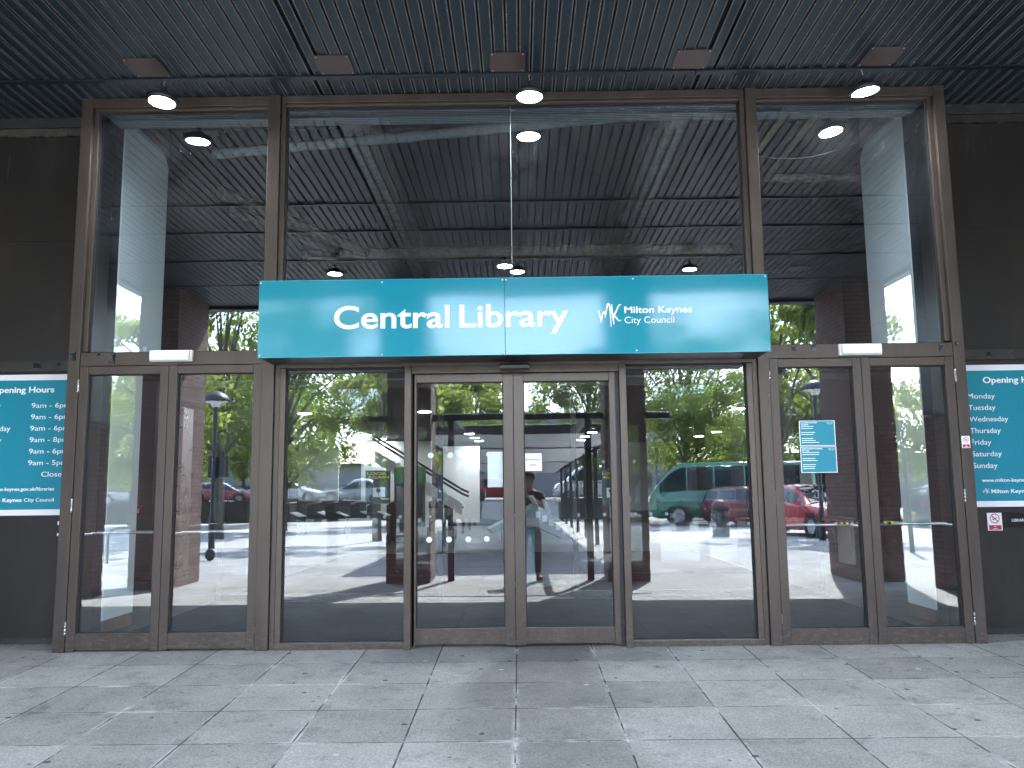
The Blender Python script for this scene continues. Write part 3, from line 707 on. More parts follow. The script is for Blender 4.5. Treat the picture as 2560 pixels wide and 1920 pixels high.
# ================================================================== opening hours boards
WY = .392
def board(x0, x1, dz, lab, side):
    t = thing('opening_hours_board', lab, 'sign', (0, 0, 0))
    B().box(x0, x1, WY, WY+.016, 1.084+dz, 2.316+dz, .001).obj('board_panel', 'board_white', t)
    B().box(x0, x1, WY-.0022, WY-.0003, 1.134+dz, 2.265+dz).obj('board_field', 'teal_flat', t)
    return t
yl = WY-.0035
days = ['Monday', 'Tuesday', 'Wednesday', 'Thursday', 'Friday', 'Saturday', 'Sunday']
hrs = ['9am - 6pm', '9am - 6pm', '9am - 6pm', '9am - 8pm', '9am - 6pm', '9am - 5pm', 'Closed']
def write_board(t, x, dz):
    """x = left edge of the day names"""
    it = []
    dw = [.239, .235, .337, .265, .175, .256, .212]
    for i, (d, h) in enumerate(zip(days, hrs)):
        z = 2.020 + dz - i*.1005
        it.append((d, x, yl, z, dict(height=.047, width=dw[i])))
        it.append((h, x+(.513 if i < 6 else .633), yl, z, dict(height=.045, width=(.342 if i < 6 else .215))))
    multi_lettering('hours_lettering', it, 'letter', t)
    multi_lettering('heading_lettering', [('Opening Hours', x+.145, yl, 2.156+dz, dict(width=.56, height=.054, bold=.02))], 'letter', t)
    multi_lettering('web_lettering', [('www.milton-keynes.gov.uk/libraries', x+.067, yl, 1.297+dz, dict(width=.685, height=.031, bold=.012))], 'letter', t)
    multi_lettering('council_name', [('Milton Keynes', x+.14, yl, 1.202+dz, dict(width=.335, height=.033, bold=.02)), ('City Council', x+.495, yl, 1.202+dz, dict(width=.26, height=.033))], 'letter', t)
    logo('council_logo', x+.067, yl-.0003, 1.19+dz, .058, .052, t)
t = board(-4.89, -3.78, 0, 'turquoise opening hours board left of the doors showing 9am to 6pm', -1); write_board(t, -4.80, 0)
t = board(3.72, 4.80, -.02, 'turquoise opening hours board right of the doors listing Monday to Sunday', 1); write_board(t, 3.912, -.02)

def no_smoking(x0, x1, z0, z1, y, lab):
    t = thing('no_smoking_sign', lab, 'sign', (0, 0, 0)); w, h = x1-x0, z1-z0
    B().box(x0, x1, y, y+.003, z0, z1, .0005).obj('sign_plate', 'board_white', t)
    cx, cz, r = (x0+x1)/2, z0+h*.68, w*.33
    b = B(); n = 28
    for k in range(n):
        a, c = 2*PI*k/n, 2*PI*(k+1)/n
        b.quad([(cx+r*math.cos(a), y-.001, cz+r*math.sin(a)), (cx+r*.84*math.cos(a), y-.001, cz+r*.84*math.sin(a)), (cx+r*.84*math.cos(c), y-.001, cz+r*.84*math.sin(c)), (cx+r*math.cos(c), y-.001, cz+r*math.sin(c))])
    q = r*.66; e = r*.07
    b.quad([(cx-q-e, y-.0012, cz+q-e), (cx+q-e, y-.0012, cz-q-e), (cx+q+e, y-.0012, cz-q+e), (cx-q+e, y-.0012, cz+q+e)])
    b.box(x0+w*.08, x1-w*.08, y-.0014, y-.0002, z0+h*.04, z0+h*.30); b.obj('prohibition_mark', 'red', t)
    b = B(); rot = Matrix.Rotation(math.radians(-28), 3, 'Y'); b.obox((cx, y-.0008, cz-.002), (r*1.0, .0008, r*.17), rot)
    b.tube([(cx-r*.42, y-.001, cz-r*.1), (cx-r*.55, y-.001, cz+r*.15), (cx-r*.35, y-.001, cz+r*.35)], r*.04, 5); b.obj('cigarette_mark', 'ink', t)
    it = [('No', cx, y-.0018, z0+h*.195, dict(height=h*.062, bold=.015, align='CENTER', depth=.0008)), ('smoking', cx, y-.0018, z0+h*.085, dict(height=h*.062, bold=.015, align='CENTER', depth=.0008))]
    multi_lettering('warning_text', it, 'letter', t)
no_smoking(3.619, 3.686, 1.552, 1.650, -.0245, 'small no smoking sticker on the right door jamb')
no_smoking(4.008, 4.133, .863, 1.013, .407, 'larger no smoking sign on the dark wall under the right opening hours board')
t = thing('name_plaque', 'black plaque lettered LIBRARY on the wall at the right edge', 'plaque', (0, 0, 0))
B().box(4.152, 4.56, .398, .410, .893, 1.014, .002).obj('plaque_plate', 'black_plastic', t)
lettering('plaque_lettering', 'LIBRARY', 4.212, .3965, .938, 'letter', t, height=.024, depth=.001)
# white screw plugs on the left wall
b = B(); b.box(-4.01, -3.985, .405, .411, 1.0, 1.03, .002); b.box(-4.01, -3.985, .405, .411, .905, .93, .002)
tag(b.obj('wall_fixing', 'white_plastic'), 'two small white plastic fixings on the dark wall under the left board', 'fixing')

# emergency bulkhead lights
def emergency(x0, x1, z0, z1, lab):
    t = thing('bulkhead_light', lab, 'light', (0, 0, 0), group='emergency lights over the hinged doors')
    B().box(x0, x1, -.045, -.008, z0+.004, z1-.004, .006).obj('light_base', 'white_plastic', t)
    B().box(x0+.012, x1-.012, -.085, -.045, z0+.008, z1-.010, .014).obj('light_diffuser', 'board_white', t)
    b = B()
    for k in range(9): b.box(x0+.03+k*(x1-x0-.06)/9, x0+.034+k*(x1-x0-.06)/9, -.0865, -.08, z0+.02, z1-.022)
    b.obj('diffuser_rib', 'white_plastic', t)
emergency(-3.075, -2.72, 2.345, 2.448, 'white emergency bulkhead light above the left pair of hinged doors')
emergency(2.66, 3.01, 2.325, 2.428, 'white emergency bulkhead light above the right pair of hinged doors')

# scraps of black tape
TP = [(-3.73, 2.405, -.024, .055, .075, 'crumpled black tape scrap on the left jamb beside the transom'), (-3.40, 2.385, -.011, .055, .085, 'torn black tape scrap on the left transom, the biggest one there'), (-3.52, 2.42, -.011, .03, .02, 'tiny black tape scrap on the left transom near the jamb'), (-3.0, 2.42, -.011, .028, .02, 'tiny black tape scrap on the left transom beside the white light'),
      (2.30, 2.395, -.011, .05, .035, 'small black tape scrap on the right transom nearest the sign'), (2.46, 2.40, -.011, .04, .055, 'black tape scrap on the right transom, second from the sign'), (3.52, 2.385, -.011, .055, .055, 'square black tape scrap on the right transom by the jamb'), (3.64, 2.42, -.024, .03, .03, 'small black tape scrap on the right jamb'),
      (-4.26, 2.40, .392, .07, .045, 'black tape scrap on the trim above the left opening hours board, farther from the doors'), (-4.07, 2.405, .392, .03, .025, 'small black tape scrap on the trim above the left board, nearer the doors'), (3.87, 2.39, .392, .05, .055, 'black tape scrap on the trim above the right opening hours board, nearer the doors'), (4.13, 2.395, .392, .045, .035, 'black tape scrap on the trim above the right board, farther from the doors')]
rr = random.Random(2)
for x, z, y, w, h, lab in TP:
    b = B(); pts = []
    for cx_, cz_ in ((-.5, -.5), (.1, -.42), (.5, -.5), (.42, .0), (.5, .5), (-.1, .4), (-.5, .5), (-.4, .1)): pts.append((x + w*(cx_ + rr.uniform(-.12, .12)), z + h*(cz_ + rr.uniform(-.12, .12))))
    n = len(pts)
    A = [b.bm.verts.new((px, y-.001-rr.uniform(.0005, .003), pz)) for px, pz in pts]; C0 = b.bm.verts.new((x, y-.001, z)); Bk = [b.bm.verts.new((v.co.x, y+.001, v.co.z)) for v in A]
    for k in range(n):
        b.bm.faces.new((A[k], A[(k+1) % n], C0)); b.bm.faces.new((A[k], Bk[k], Bk[(k+1) % n], A[(k+1) % n]))
    b.bm.faces.new(Bk[::-1]); tag(b.obj('tape_scrap', 'tape'), lab, 'tape')

# papers on the glass
t = thing('paper_notice', 'white paper reading Automatic door on the right sliding door', 'notice', (0, 0, 0))
B().box(.042, .183, .031, .0325, 1.408, 1.553).obj('sheet', 'paper', t)
multi_lettering('notice_text', [('Automatic', .1125, .0305, 1.494, dict(width=.128, height=.021, bold=.005, align='CENTER', depth=.0006)), ('door', .1125, .0305, 1.449, dict(height=.021, bold=.005, align='CENTER', depth=.0006))], 'ink', t)
tag(B().box(-.266, -.118, .0455, .047, 1.278, 1.57).obj('paper_sheet', 'paper'), 'blank white sheet stuck inside the left sliding door', 'notice')
def notice(x0, x1, z0, z1, title, rows, lab):
    t = thing('teal_notice', lab, 'notice', (0, 0, 0))
    B().box(x0, x1, .031, .0325, z0, z1).obj('sheet', 'board_white', t); B().box(x0+.006, x1-.006, .0302, .0308, z0+.005, z1-.005).obj('sheet_field', 'teal_flat', t)
    it = [(l, x0+.014, .0295, z1-.022-i*.016, dict(height=.010, bold=.02, depth=.0005)) for i, l in enumerate(title)]
    it += [(l, x0+.014, .0295, zz, dict(height=.0062, depth=.0005)) for l, zz in rows]
    it += [('Milton Keynes', x1-.065, .0295, z1-.022, dict(width=.052, height=.006, bold=.01, depth=.0005)), ('City Council', x1-.065, .0295, z1-.031, dict(width=.040, height=.005, depth=.0005))]
    multi_lettering('notice_text', it, 'letter', t)
notice(2.317, 2.612, 1.586, 1.795, ['CLOSURES FOR STAFF', 'TRAINING'], [], 'upper of the two turquoise notices on the right hinged door')
notice(2.316, 2.613, 1.366, 1.580, ['BANK HOLIDAY CLOSURES', 'MAY 2025'], [], 'lower of the two turquoise notices on the right hinged door')
# small strokes of body text on those notices are too fine to read: thin bars
for z1_, lab in ((1.795, 'upper'), (1.580, 'lower')):
    pass
b = B(); rr = random.Random(4)
for top in (1.745, 1.53):
    for k in range(9):
        if k in (2, 5): continue
        b.box(2.332, 2.332+rr.uniform(.09, .15), .0296, .0300, top-k*.0165, top-k*.0165+.0045)
for o_ in bpy.data.objects:
    if o_.name.startswith('teal_notice'): tn = o_
b.obj('body_text', 'letter', bpy.data.objects['teal_notice'])
# manifestation dots, belonging to the sliding doors
def dots(P, y, r, parent, mt='letter'):
    for x, z in P: B().lathe([(r, 0), (r, .0008)], (x, y, z), rot=Matrix.Rotation(PI/2, 3, 'X'), seg=20).obj('manifestation_dot', mt, parent)
M_['dot'] = mat('dot_vinyl', (.62, .68, .72), .6)
dots([(-.735, 1.545), (-.572, 1.545), (-.416, 1.545), (-.252, 1.548), (-.748, .858), (-.585, .858), (-.427, .858), (-.276, .86)], .034, .024, ent, 'dot')
# hazard tape on the right push bar
b = B()
for k in range(10):
    b.mi = k % 2; x = 2.60 + k*.022; b.tube([(x, .13, .945), (x+.021, .13, .945)], .0145, 8)
tag(b.obj('hazard_tape', ['yellow', 'tape']), 'yellow and black hazard tape wrapped on the push bar of the right hinged door', 'tape')
b = B()
for k in range(5):
    b.mi = k % 2; x = 2.94 + k*.03; b.tube([(x, .13, .945), (x+.029, .13, .945)], .0145, 8)
tag(b.obj('hazard_tape', ['yellow', 'tape']), 'short yellow and black hazard tape on the push bar of the far right hinged door', 'tape')
# ================================================================== interior of the library
b = B(); b.quad([(-14, .2, -.004), (14, .2, -.004), (14, 34, -.004), (-14, 34, -.004)]); struct('interior_floor', b, 'vinyl_floor')
b = B(); b.box(-3.6, 3.55, .22, 3.1, -.003, .004); tag(b.obj('entrance_mat', 'mat'), 'dark ribbed entrance matting just inside the doors', 'mat')
b = B()
for k in range(16):
    x = -3.5 + k*.46; b.box(x, x+.05, .24, .36, .004, .012, .002)
b.box(-3.6, 3.55, .20, .235, .0, .014); tag(b.obj('mat_threshold', 'steel'), 'metal threshold strip with clips along the inside of the doors', 'threshold')
b = B(); b.box(-3.6, 3.55, 3.35, 11, -.003, .004); tag(b.obj('carpet', 'carpet'), 'reddish brown carpet beyond the entrance matting', 'carpet')
hall = thing('library_building', 'library building with its inside walls and ceilings seen through the glass', 'building')
B().box(-3.665, 3.61, .20, .47, 4.62, 4.68).obj('ribbed_bulkhead', 'grille', hall)
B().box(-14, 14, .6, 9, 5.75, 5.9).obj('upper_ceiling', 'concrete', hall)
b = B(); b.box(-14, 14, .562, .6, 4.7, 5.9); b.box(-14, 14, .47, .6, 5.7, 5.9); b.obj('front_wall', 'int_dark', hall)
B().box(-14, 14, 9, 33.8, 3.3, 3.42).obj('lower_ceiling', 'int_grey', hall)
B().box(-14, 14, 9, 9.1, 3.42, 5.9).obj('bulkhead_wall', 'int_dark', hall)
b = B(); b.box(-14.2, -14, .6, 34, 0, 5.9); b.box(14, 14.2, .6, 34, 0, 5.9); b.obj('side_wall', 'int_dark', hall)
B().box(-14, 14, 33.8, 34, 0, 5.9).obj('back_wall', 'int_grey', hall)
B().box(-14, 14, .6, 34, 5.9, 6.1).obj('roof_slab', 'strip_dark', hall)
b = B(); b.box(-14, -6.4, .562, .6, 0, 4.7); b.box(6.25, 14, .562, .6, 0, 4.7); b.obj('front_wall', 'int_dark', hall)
for x in (-1.80, 1.80): B().box(x-.11, x+.11, .6, 9, 5.2, 5.75, .01).obj('ceiling_beam', 'concrete_lit', hall)
B().box(-14, 14, 2.5, 2.62, 5.5, 5.75, .01).obj('ceiling_beam', 'concrete', hall)
# white faced partitions at both sides of the lobby
def partition(x0, x1, y0, y1, ylow, lab, ztop):
    t = thing('white_partition', lab, 'partition', (0, 0, 0))
    fx0 = x1 if x0 < 0 else x0; q = sorted((fx0, fx0 - (.014 if x0 < 0 else -.014))); c_ = (x0, x1-.015) if x0 < 0 else (x0+.015, x1); s_ = 1 if x0 < 0 else -1
    B().prism([(y0, 2.621), (y1, 2.621), (y1, ztop-.12), (y1-.12, ztop), (y0, ztop)], 'x', q[0], q[1]).obj('partition_panel', 'int_white', t)
    B().box(q[0], q[1], y0, ylow, .12, 2.619, .002).obj('partition_panel', 'int_white', t)
    B().box(c_[0], c_[1], y0+.01, ylow, .0, ztop, .003).obj('partition_core', 'int_dark', t)
    B().box(q[0], q[1], y0+.01, ylow-.002, 0, .119, .003).obj('skirting', 'skirting', t)
    fx = fx0; B().box(min(fx, fx+s_*.04), max(fx, fx+s_*.04), ylow-.03, y1+.08, 2.62, 2.74, .004).obj('bracket', 'int_white', t)
    return t
partition(-3.95, -3.80, .86, 1.87, 1.47, 'white faced partition inside the left doors, running back from the glass', 4.92)
partition(3.80, 3.95, 1.01, 2.02, 1.58, 'white faced partition inside the right doors, running back from the glass', 4.95)
b = B(); b.box(-14, -3.96, .9, 1.0, 0, 5.7); b.box(3.96, 14, 1.05, 1.15, 0, 5.7); b.obj('lobby_wall', 'int_dark', hall)
# brick column tops and copper pipe ends over the partitions
b = B(); b.box(-3.98, -3.82, 1.4, 1.95, 4.92, 5.7); b.obj('brick_stub', 'brick', hall)
b = B(); b.box(3.82, 3.98, 1.5, 2.05, 4.95, 5.7); b.obj('brick_stub', 'brick', hall)
def pipe(pts, r, m, lab, rough=.006, seed=0):
    rr = random.Random(seed); P = []
    for a, c in zip(pts, pts[1:]):
        a = Vector(a); c = Vector(c); n = max(2, int((c-a).length/.12))
        for k in range(n): P.append(a.lerp(c, k/n))
    P.append(Vector(pts[-1])); R_ = [r + rr.uniform(-rough, rough) for _ in P]
    P = [p + Vector((rr.uniform(-rough, rough), rr.uniform(-rough, rough), rr.uniform(-rough, rough)))*.6 for p in P]
    return tag(B().tube(P, R_, 12).obj('lagged_pipe', m), lab, 'pipe', 'lagged pipes under the lobby ceiling')
pipe([(-3.25, 1.72, 4.88), (-1.5, 1.45, 4.9), (.1, 1.2, 4.92), (1.3, 1.05, 4.95)], .055, 'lagging_grey', 'grey lagged pipe slanting across the lobby ceiling behind the left half of the big window', seed=1)
pipe([(-3.3, 5.7, 4.9), (3.3, 5.7, 4.9)], .095, 'lagging', 'brown lagged pipe running straight across low above the sign', .012, 2)
pipe([(-3.0, 6.05, 4.95), (3.0, 6.1, 4.95)], .07, 'lagging', 'thinner brown lagged pipe just behind the one running across above the sign', .01, 5)
pipe([(3.0, 1.0, 4.95), (2.97, 2.7, 4.9), (4.2, 2.75, 4.9)], .05, 'lagging', 'brown lagged pipe with an elbow in the right upper window', .006, 3)
pipe([(2.73, .75, 4.95), (2.62, 1.9, 4.9)], .045, 'lagging', 'short brown lagged pipe at the left of the right upper window', .006, 4)
pipe([(-3.6, 2.9, 4.9), (-2.3, 5.6, 4.9)], .07, 'lagging', 'brown lagged pipe slanting back in the left upper window', .01, 6)
pipe([(-3.7, 3.6, 4.9), (-2.75, 5.5, 4.9)], .06, 'lagging', 'lower of the slanting brown lagged pipes in the left upper window', .01, 7)
P = [(2.6 + k*.11, 1.9 - .55*math.sin(k/9*PI*.5)*.6, 4.85 - .12*math.sin(PI*k/9)) for k in range(10)]
tag(B().tube(P, .006, 6).obj('cable', 'steel'), 'thin loose cable looping behind the right upper window', 'cable')
# disc lights in the lower ceiling
def disc():
    t = thing('ceiling_light', 'flat round ceiling light', 'ceiling light', (0, 0, 3.298), group='flush ceiling lights inside the library')
    B().lathe([(.19, 0), (.19, -.02), (.165, -.03)], seg=28).obj('light_rim', 'white_plastic', t); B().lathe([(.0001, -.032), (.165, -.031)], seg=28).obj('light_lens', 'disc_glow', t); return t
d0 = disc()
DL = [(-5.29, 22.4), (-5.15, 24.7), (-5.0, 26.7), (-2.37, 14.2), (-1.73, 22.4), (-1.66, 24.6), (-1.58, 26.5), (-8.5, 26.6), (6.93, 22.9), (6.8, 25.2), (2.44, 24.6), (2.43, 26.6), (2.52, 22.4), (2.4, 14.2), (-5.4, 14.3), (5.6, 14.4)]
for i, (x, y) in enumerate(DL):
    t = d0 if i == 0 else copy_tree(d0); t.location = (x, y, 3.298)
    t['label'] = 'flat round ceiling light deep inside the library'
# back walls and boards
def slab(name, q, m, lab, cat): return tag(B().box(*q, bev=.004).obj(name, m), lab, cat)
slab('display_wall', (-8.3, -6.8, 25, 25.1, 1.0, 3.2), 'int_white', 'pale display board far inside behind the left fixed pane', 'display board')
slab('display_wall', (-5.95, -3.3, 25, 25.1, 0.0, 3.2), 'int_white', 'wide pale wall section far inside behind the left mullion', 'wall')
slab('display_wall', (3.2, 4.6, 22, 22.1, .6, 2.9), 'int_white', 'pale wall section far inside behind the right fixed pane', 'wall')
slab('service_wall', (-3.2, -1.6, 27, 27.1, 0, 3.1), 'int_white', 'pale wall behind the staircase inside the left sliding door', 'wall')
slab('dark_partition', (5.0, 8.0, 12, 12.12, 0, 2.6), 'int_dark', 'dark interior partition behind the right hinged doors', 'partition')
# inner lobby screen with posts
scr = thing('inner_screen', 'thin framed inner lobby screen with white dots on its glass', 'screen', (0, 0, 0))
for x in (-3.6, -.98, .62, 3.5): B().box(x, x+.06, 3.18, 3.24, 0, 2.5, .003).obj('screen_post', 'bronze_dark', scr)
b = B(); b.box(-3.54, 3.5, 3.17, 3.25, 2.502, 2.60, .003); b.obj('screen_header', 'bronze_dark', scr)
b = B(); b.box(-3.54, -.98, 3.19, 3.23, 0, .08); b.box(.68, 3.5, 3.19, 3.23, 0, .08); b.obj('screen_rail', 'bronze_dark', scr)
pane('screen_glass', -3.54, -.98, .08, 2.5, 3.205, 'glass_in', scr); pane('screen_glass', .68, 3.5, .08, 2.5, 3.205, 'glass_in', scr)
dots([(x, .963) for x in (-1.806, -1.612, -1.428, -1.244, -1.079, .69, 1.0, 1.365, 1.55, 1.734)] + [(x, 1.588) for x in (-1.236, -1.8, -1.45, .69, 1.0, 1.367, 1.549)], 3.198, .021, scr, 'dot')
def look(x0, x1, z0, z1, lab, cut):
    t = thing('poster', lab, 'poster', (0, 0, 0), group='LOOK AGAIN posters inside the lobby'); y = 3.195
    B().box(x0, x1, y, y+.002, z0, z1).obj('poster_sheet', 'poster_green', t)
    w, h = x1-x0, z1-z0
    multi_lettering('poster_title', [('LOOK', x0+w*.06, y-.0015, z1-h*.135, dict(width=w*.80, height=h*.085, bold=.02, depth=.001)), ('AGAIN', x0+w*.06, y-.0015, z1-h*.245, dict(width=w*.88, height=h*.085, bold=.02, depth=.001))], 'yellow', t)
    b = B(); b.box(x0+w*.3, x0+w*.78, y-.0015, y-.0003, z0+h*.2, z0+h*.48); b.obj('poster_picture', 'board_white', t)
    b = B(); b.lathe([(w*.09, 0), (w*.09, .0008)], (x0+w*.52, y-.0018, z0+h*.40), rot=Matrix.Rotation(PI/2, 3, 'X'), seg=16); b.box(x0+w*.51, x0+w*.53, y-.003, y-.002, z0+h*.24, z0+h*.36); b.obj('picture_figure', 'ink', t)
    b = B(); b.box(x0+w*.62, x0+w*.97, y-.0035, y-.0025, z0+h*.13, z0+h*.16); b.box(x0+w*.60, x0+w*.66, y-.0035, y-.0025, z0+h*.16, z0+h*.22); b.obj('yellow_band', 'yellow', t)
look(.975, 1.16, 1.08, 1.488, 'dark green LOOK AGAIN poster seen in the right sliding door', 0)
look(-1.845, -1.545, 1.12, 1.515, 'dark green LOOK AGAIN poster seen in the left fixed pane', 0)
# return kiosks
def kiosk(i):
    t = thing('return_kiosk', '', 'kiosk', (0, 0, 0), group='self service kiosks standing in rows inside')
    b = B(); b.prism([(-.25, 0), (.22, 0), (.22, .70), (-.02, .80), (-.02, .99), (-.10, 1.02), (-.25, .95)], 'y', -.26, .26); b.obj('kiosk_body', 'int_dark', t)
    b = B(); b.obox((.12, 0, .765), (.27, .50, .02), Matrix.Rotation(math.radians(22), 3, 'Y'), .004); b.obox((-.145, 0, 1.03), (.24, .52, .025), Matrix.Rotation(math.radians(-14), 3, 'Y'), .004); b.obj('kiosk_top', 'board_white', t)
    b = B(); b.obox((.225, 0, .42), (.01, .28, .3), Matrix.Identity(3)); b.obj('kiosk_flap', 'steel', t)
    return t
k0 = kiosk(0)
KP = [(-5.55, 14, 0), (-5.0, 14.4, 0), (-4.45, 13.9, 0), (-3.9, 14.4, 0), (-3.45, 14.0, 0), (-5.3, 15.8, 0), (-4.2, 16, 0), (-3.3, 16.1, 0)]
ords = ['leftmost kiosk of the near row inside the left fixed pane', 'second kiosk from the left in the near row inside', 'middle kiosk of the near row inside', 'fourth kiosk from the left in the near row inside', 'rightmost kiosk of the near row, next to the mullion', 'leftmost kiosk of the back row inside', 'middle kiosk of the back row inside', 'rightmost kiosk of the back row inside']
for i, ((x, y, r), lab) in enumerate(zip(KP, ords)):
    t = k0 if i == 0 else copy_tree(k0); t.location = (x, y, 0); t.rotation_euler = (0, 0, math.radians(-8 + 5*(i % 3))); t['label'] = lab
# green and black vending machine
t = thing('vending_machine', 'tall green and black machine lettered move behind the left sliding door', 'machine', (-2.85, 15.2, 0))
B().box(-.36, .36, -.35, .35, 0, 1.5, .02).obj('machine_body', 'black_plastic', t); B().box(-.37, .37, -.36, .35, 1.502, 1.92, .02).obj('machine_top', 'machine_green', t)
b = B(); b.box(-.30, .02, -.372, -.352, .5, 1.4, .01); b.obj('machine_panel', 'int_grey', t)
o = lettering('machine_lettering', 'move', .15, -.36, 1.42, 'letter', t, height=.09, width=.42, bold=.01); o.rotation_euler = (0, PI/2, 0)
# litter bins
def bin_(lab, x, y):
    t = thing('litter_bin', lab, 'bin', (x, y, 0), group='steel litter bins inside the left sliding door')
    B().lathe([(.15, 0), (.16, .02), (.16, .72), (.155, .74)], seg=24).obj('bin_body', 'steel', t); B().lathe([(.17, .745), (.175, .80), (.175, .93), (.16, .99), (.12, .99), (.11, .9)], seg=24).obj('bin_lid', 'black_plastic', t)
bin_('left of the two steel bins with black lids', -2.97, 22.5); bin_('right of the two steel bins with black lids', -2.46, 22.5)
# staircase rising to the left
t = thing('staircase', 'pale sided staircase with dark handrails rising to the left inside the sliding door', 'staircase', (0, 0, 0))
B().prism([(-4.3, 2.55), (-1.7, .95), (-1.7, .62), (-4.3, 2.2)], 'y', 18, 18.12).obj('stair_string', 'int_white', t)
b = B()
for k in range(12): x = -1.75 - k*.215; z = .82 + k*.132; b.box(x-.215, x, 18.12, 19.6, z-.03, z)
b.obj('stair_treads', 'int_grey', t)
for dz, yy in ((.28, 18.06), (.40, 18.06)): B().tube([(-4.3, yy, 2.55+dz), (-1.7, yy, .95+dz), (-1.5, yy, .86+dz)], .035, 8).obj('handrail', 'black_metal', t)
# display stand in the middle
t = thing('display_stand', 'pale blue grey display stand with sloping leaflet trays behind the sliding doors', 'stand', (.18, 4.65, 0), rz=math.radians(8))
B().box(-.13, .0, -.10, .12, .03, .78, .01).obj('stand_leg', 'stand_blue', t); B().box(-.32, .42, -.28, .30, 0, .028, .008).obj('stand_foot', 'stand_blue', t)
B().prism([(-.16, .98), (.0, 1.08), (.62, .66), (.40, .60), (.02, .78), (-.14, .78)], 'y', -.26, .26).obj('tray', 'stand_blue', t)
b = B(); b.obox((.0, -.05, 1.10), (.015, .34, .2), Matrix.Rotation(math.radians(-25), 3, 'Y')); b.obox((.18, 0, 1.02), (.012, .30, .24), Matrix.Rotation(math.radians(-18), 3, 'Y')); b.obj('leaflet', 'board_white', t)
B().prism([(-.18, .98), (-.62, .76), (-.58, .70), (-.16, .86)], 'y', -.22, .22).obj('tray', 'stand_blue', t)
b = B()
for k in range(5): b.box(-.02+k*.09, .04+k*.09, -.30, -.27, .90-k*.055, .985-k*.055)
b.obj('leaflet', 'board_white', t)
# bench and low table far inside
t = thing('bench', 'dark low bench behind the sliding doors', 'bench', (-1.3, 15.5, 0)); B().box(-.9, .9, -.25, .25, .40, .47, .02).obj('seat', 'int_dark', t)
for x in (-.75, .75): B().box(x-.03, x+.03, -.2, .2, 0, .398).obj('leg', 'steel', t)
# red fire point by the left partition
t = thing('fire_extinguisher_sign', 'red fire extinguisher sign plate above the red box inside the far left door', 'sign', (0, 0, 0))
B().box(-5.92, -5.80, 5.98, 6.0, 1.12, 1.31, .002).obj('sign_plate', 'red', t)
b = B(); b.lathe([(.012, 0), (.014, .06), (.006, .075), (.006, .095)], (-5.875, 5.972, 1.15), seg=10); b.box(-5.85, -5.825, 5.975, 5.979, 1.16, 1.26); b.obj('extinguisher_mark', 'letter', t)
t = thing('fire_call_box', 'red alarm box inside the far left hinged door', 'alarm box', (0, 0, 0))
B().box(-5.92, -5.735, 5.9, 6.0, .96, 1.10, .015).obj('box_body', 'red', t); b = B(); b.box(-5.80, -5.75, 5.893, 5.899, .99, 1.06); b.obj('box_label', 'letter', t)
slab('corridor_wall', (-6.2, -5.6, 6.01, 6.1, 0, 3.0), 'int_grey', 'grey wall section carrying the red alarm box', 'wall')
slab('glass_cabinet_edge', (-5.25, -5.17, 6.0, 6.4, 0, 2.6), 'steel', 'shiny steel post beside the red alarm box', 'post')
# shelves and printers dimly seen in the right doors
t = thing('desk', 'dark desk with equipment seen dimly in the right hinged doors', 'desk', (4.6, 7.5, 0))
B().box(-.9, .9, -.35, .35, .72, .76, .005).obj('desk_top', 'skirting', t)
for x in (-.85, .85): B().box(x-.03, x+.03, -.3, .3, 0, .718).obj('leg', 'int_white', t)
for x, lab in ((4.25, 'left machine on the dim desk behind the right hinged doors'), (4.95, 'right machine on the dim desk behind the right hinged doors')):
    p = thing('printer', lab, 'printer', (x, 7.5, .762)); B().box(-.25, .25, -.2, .2, 0, .28, .03).obj('printer_body', 'int_dark', p); b = B(); b.obox((0, -.1, .33), (.4, .3, .03), Matrix.Rotation(math.radians(25), 3, 'X'), .005); b.obj('printer_lid', 'int_grey', p)

# ================================================================== covered walkway in front of the library
wk = thing('covered_walkway', 'long flat roofed walkway on thin black posts leading away from the library', 'walkway', (0, 0, GZ))
HW = 2.72
def wp(x, Y, parent=wk):
    B().box(x-.055, x+.055, -Y-.055, -Y+.055, 0, HW, .006).obj('post', 'black_metal', parent)
for x in (-1.18, 1.18): wp(x, 7.6)
Ys = [13.2, 17.2, 21.2, 25.2, 29.2, 33.2, 37.2]
for Y in Ys:
    for x in (-2.15, 2.15): wp(x, Y)
b = B(); b.box(-2.35, 2.35, -11.2, -11.1, HW, HW+.12, .01); b.box(-1.25, -1.13, -11.1, -7.65, HW, HW+.11, .01); b.box(1.13, 1.25, -11.1, -7.65, HW, HW+.11, .01); b.box(-2.6, 2.6, -7.65, -7.55, HW, HW+.11, .01); b.obj('frame_beam', 'black_metal', wk)
B().box(-2.2, 2.2, -48, -11.21, HW+.02, HW+.10).obj('roof_underside', 'white_paint', wk)
b = B(); b.box(-2.45, 2.45, -48, -11.1, HW+.125, HW+.20, .02); b.box(-2.45, -2.36, -48, -11.1, HW, HW+.124); b.box(2.36, 2.45, -48, -11.1, HW, HW+.124); b.obj('roof_fascia', 'black_metal', wk)
for Y in Ys[1::3]: B().box(-2.18, 2.18, -Y-.03, -Y+.04, HW-.008, HW+.018).obj('cross_beam', 'black_metal', wk)
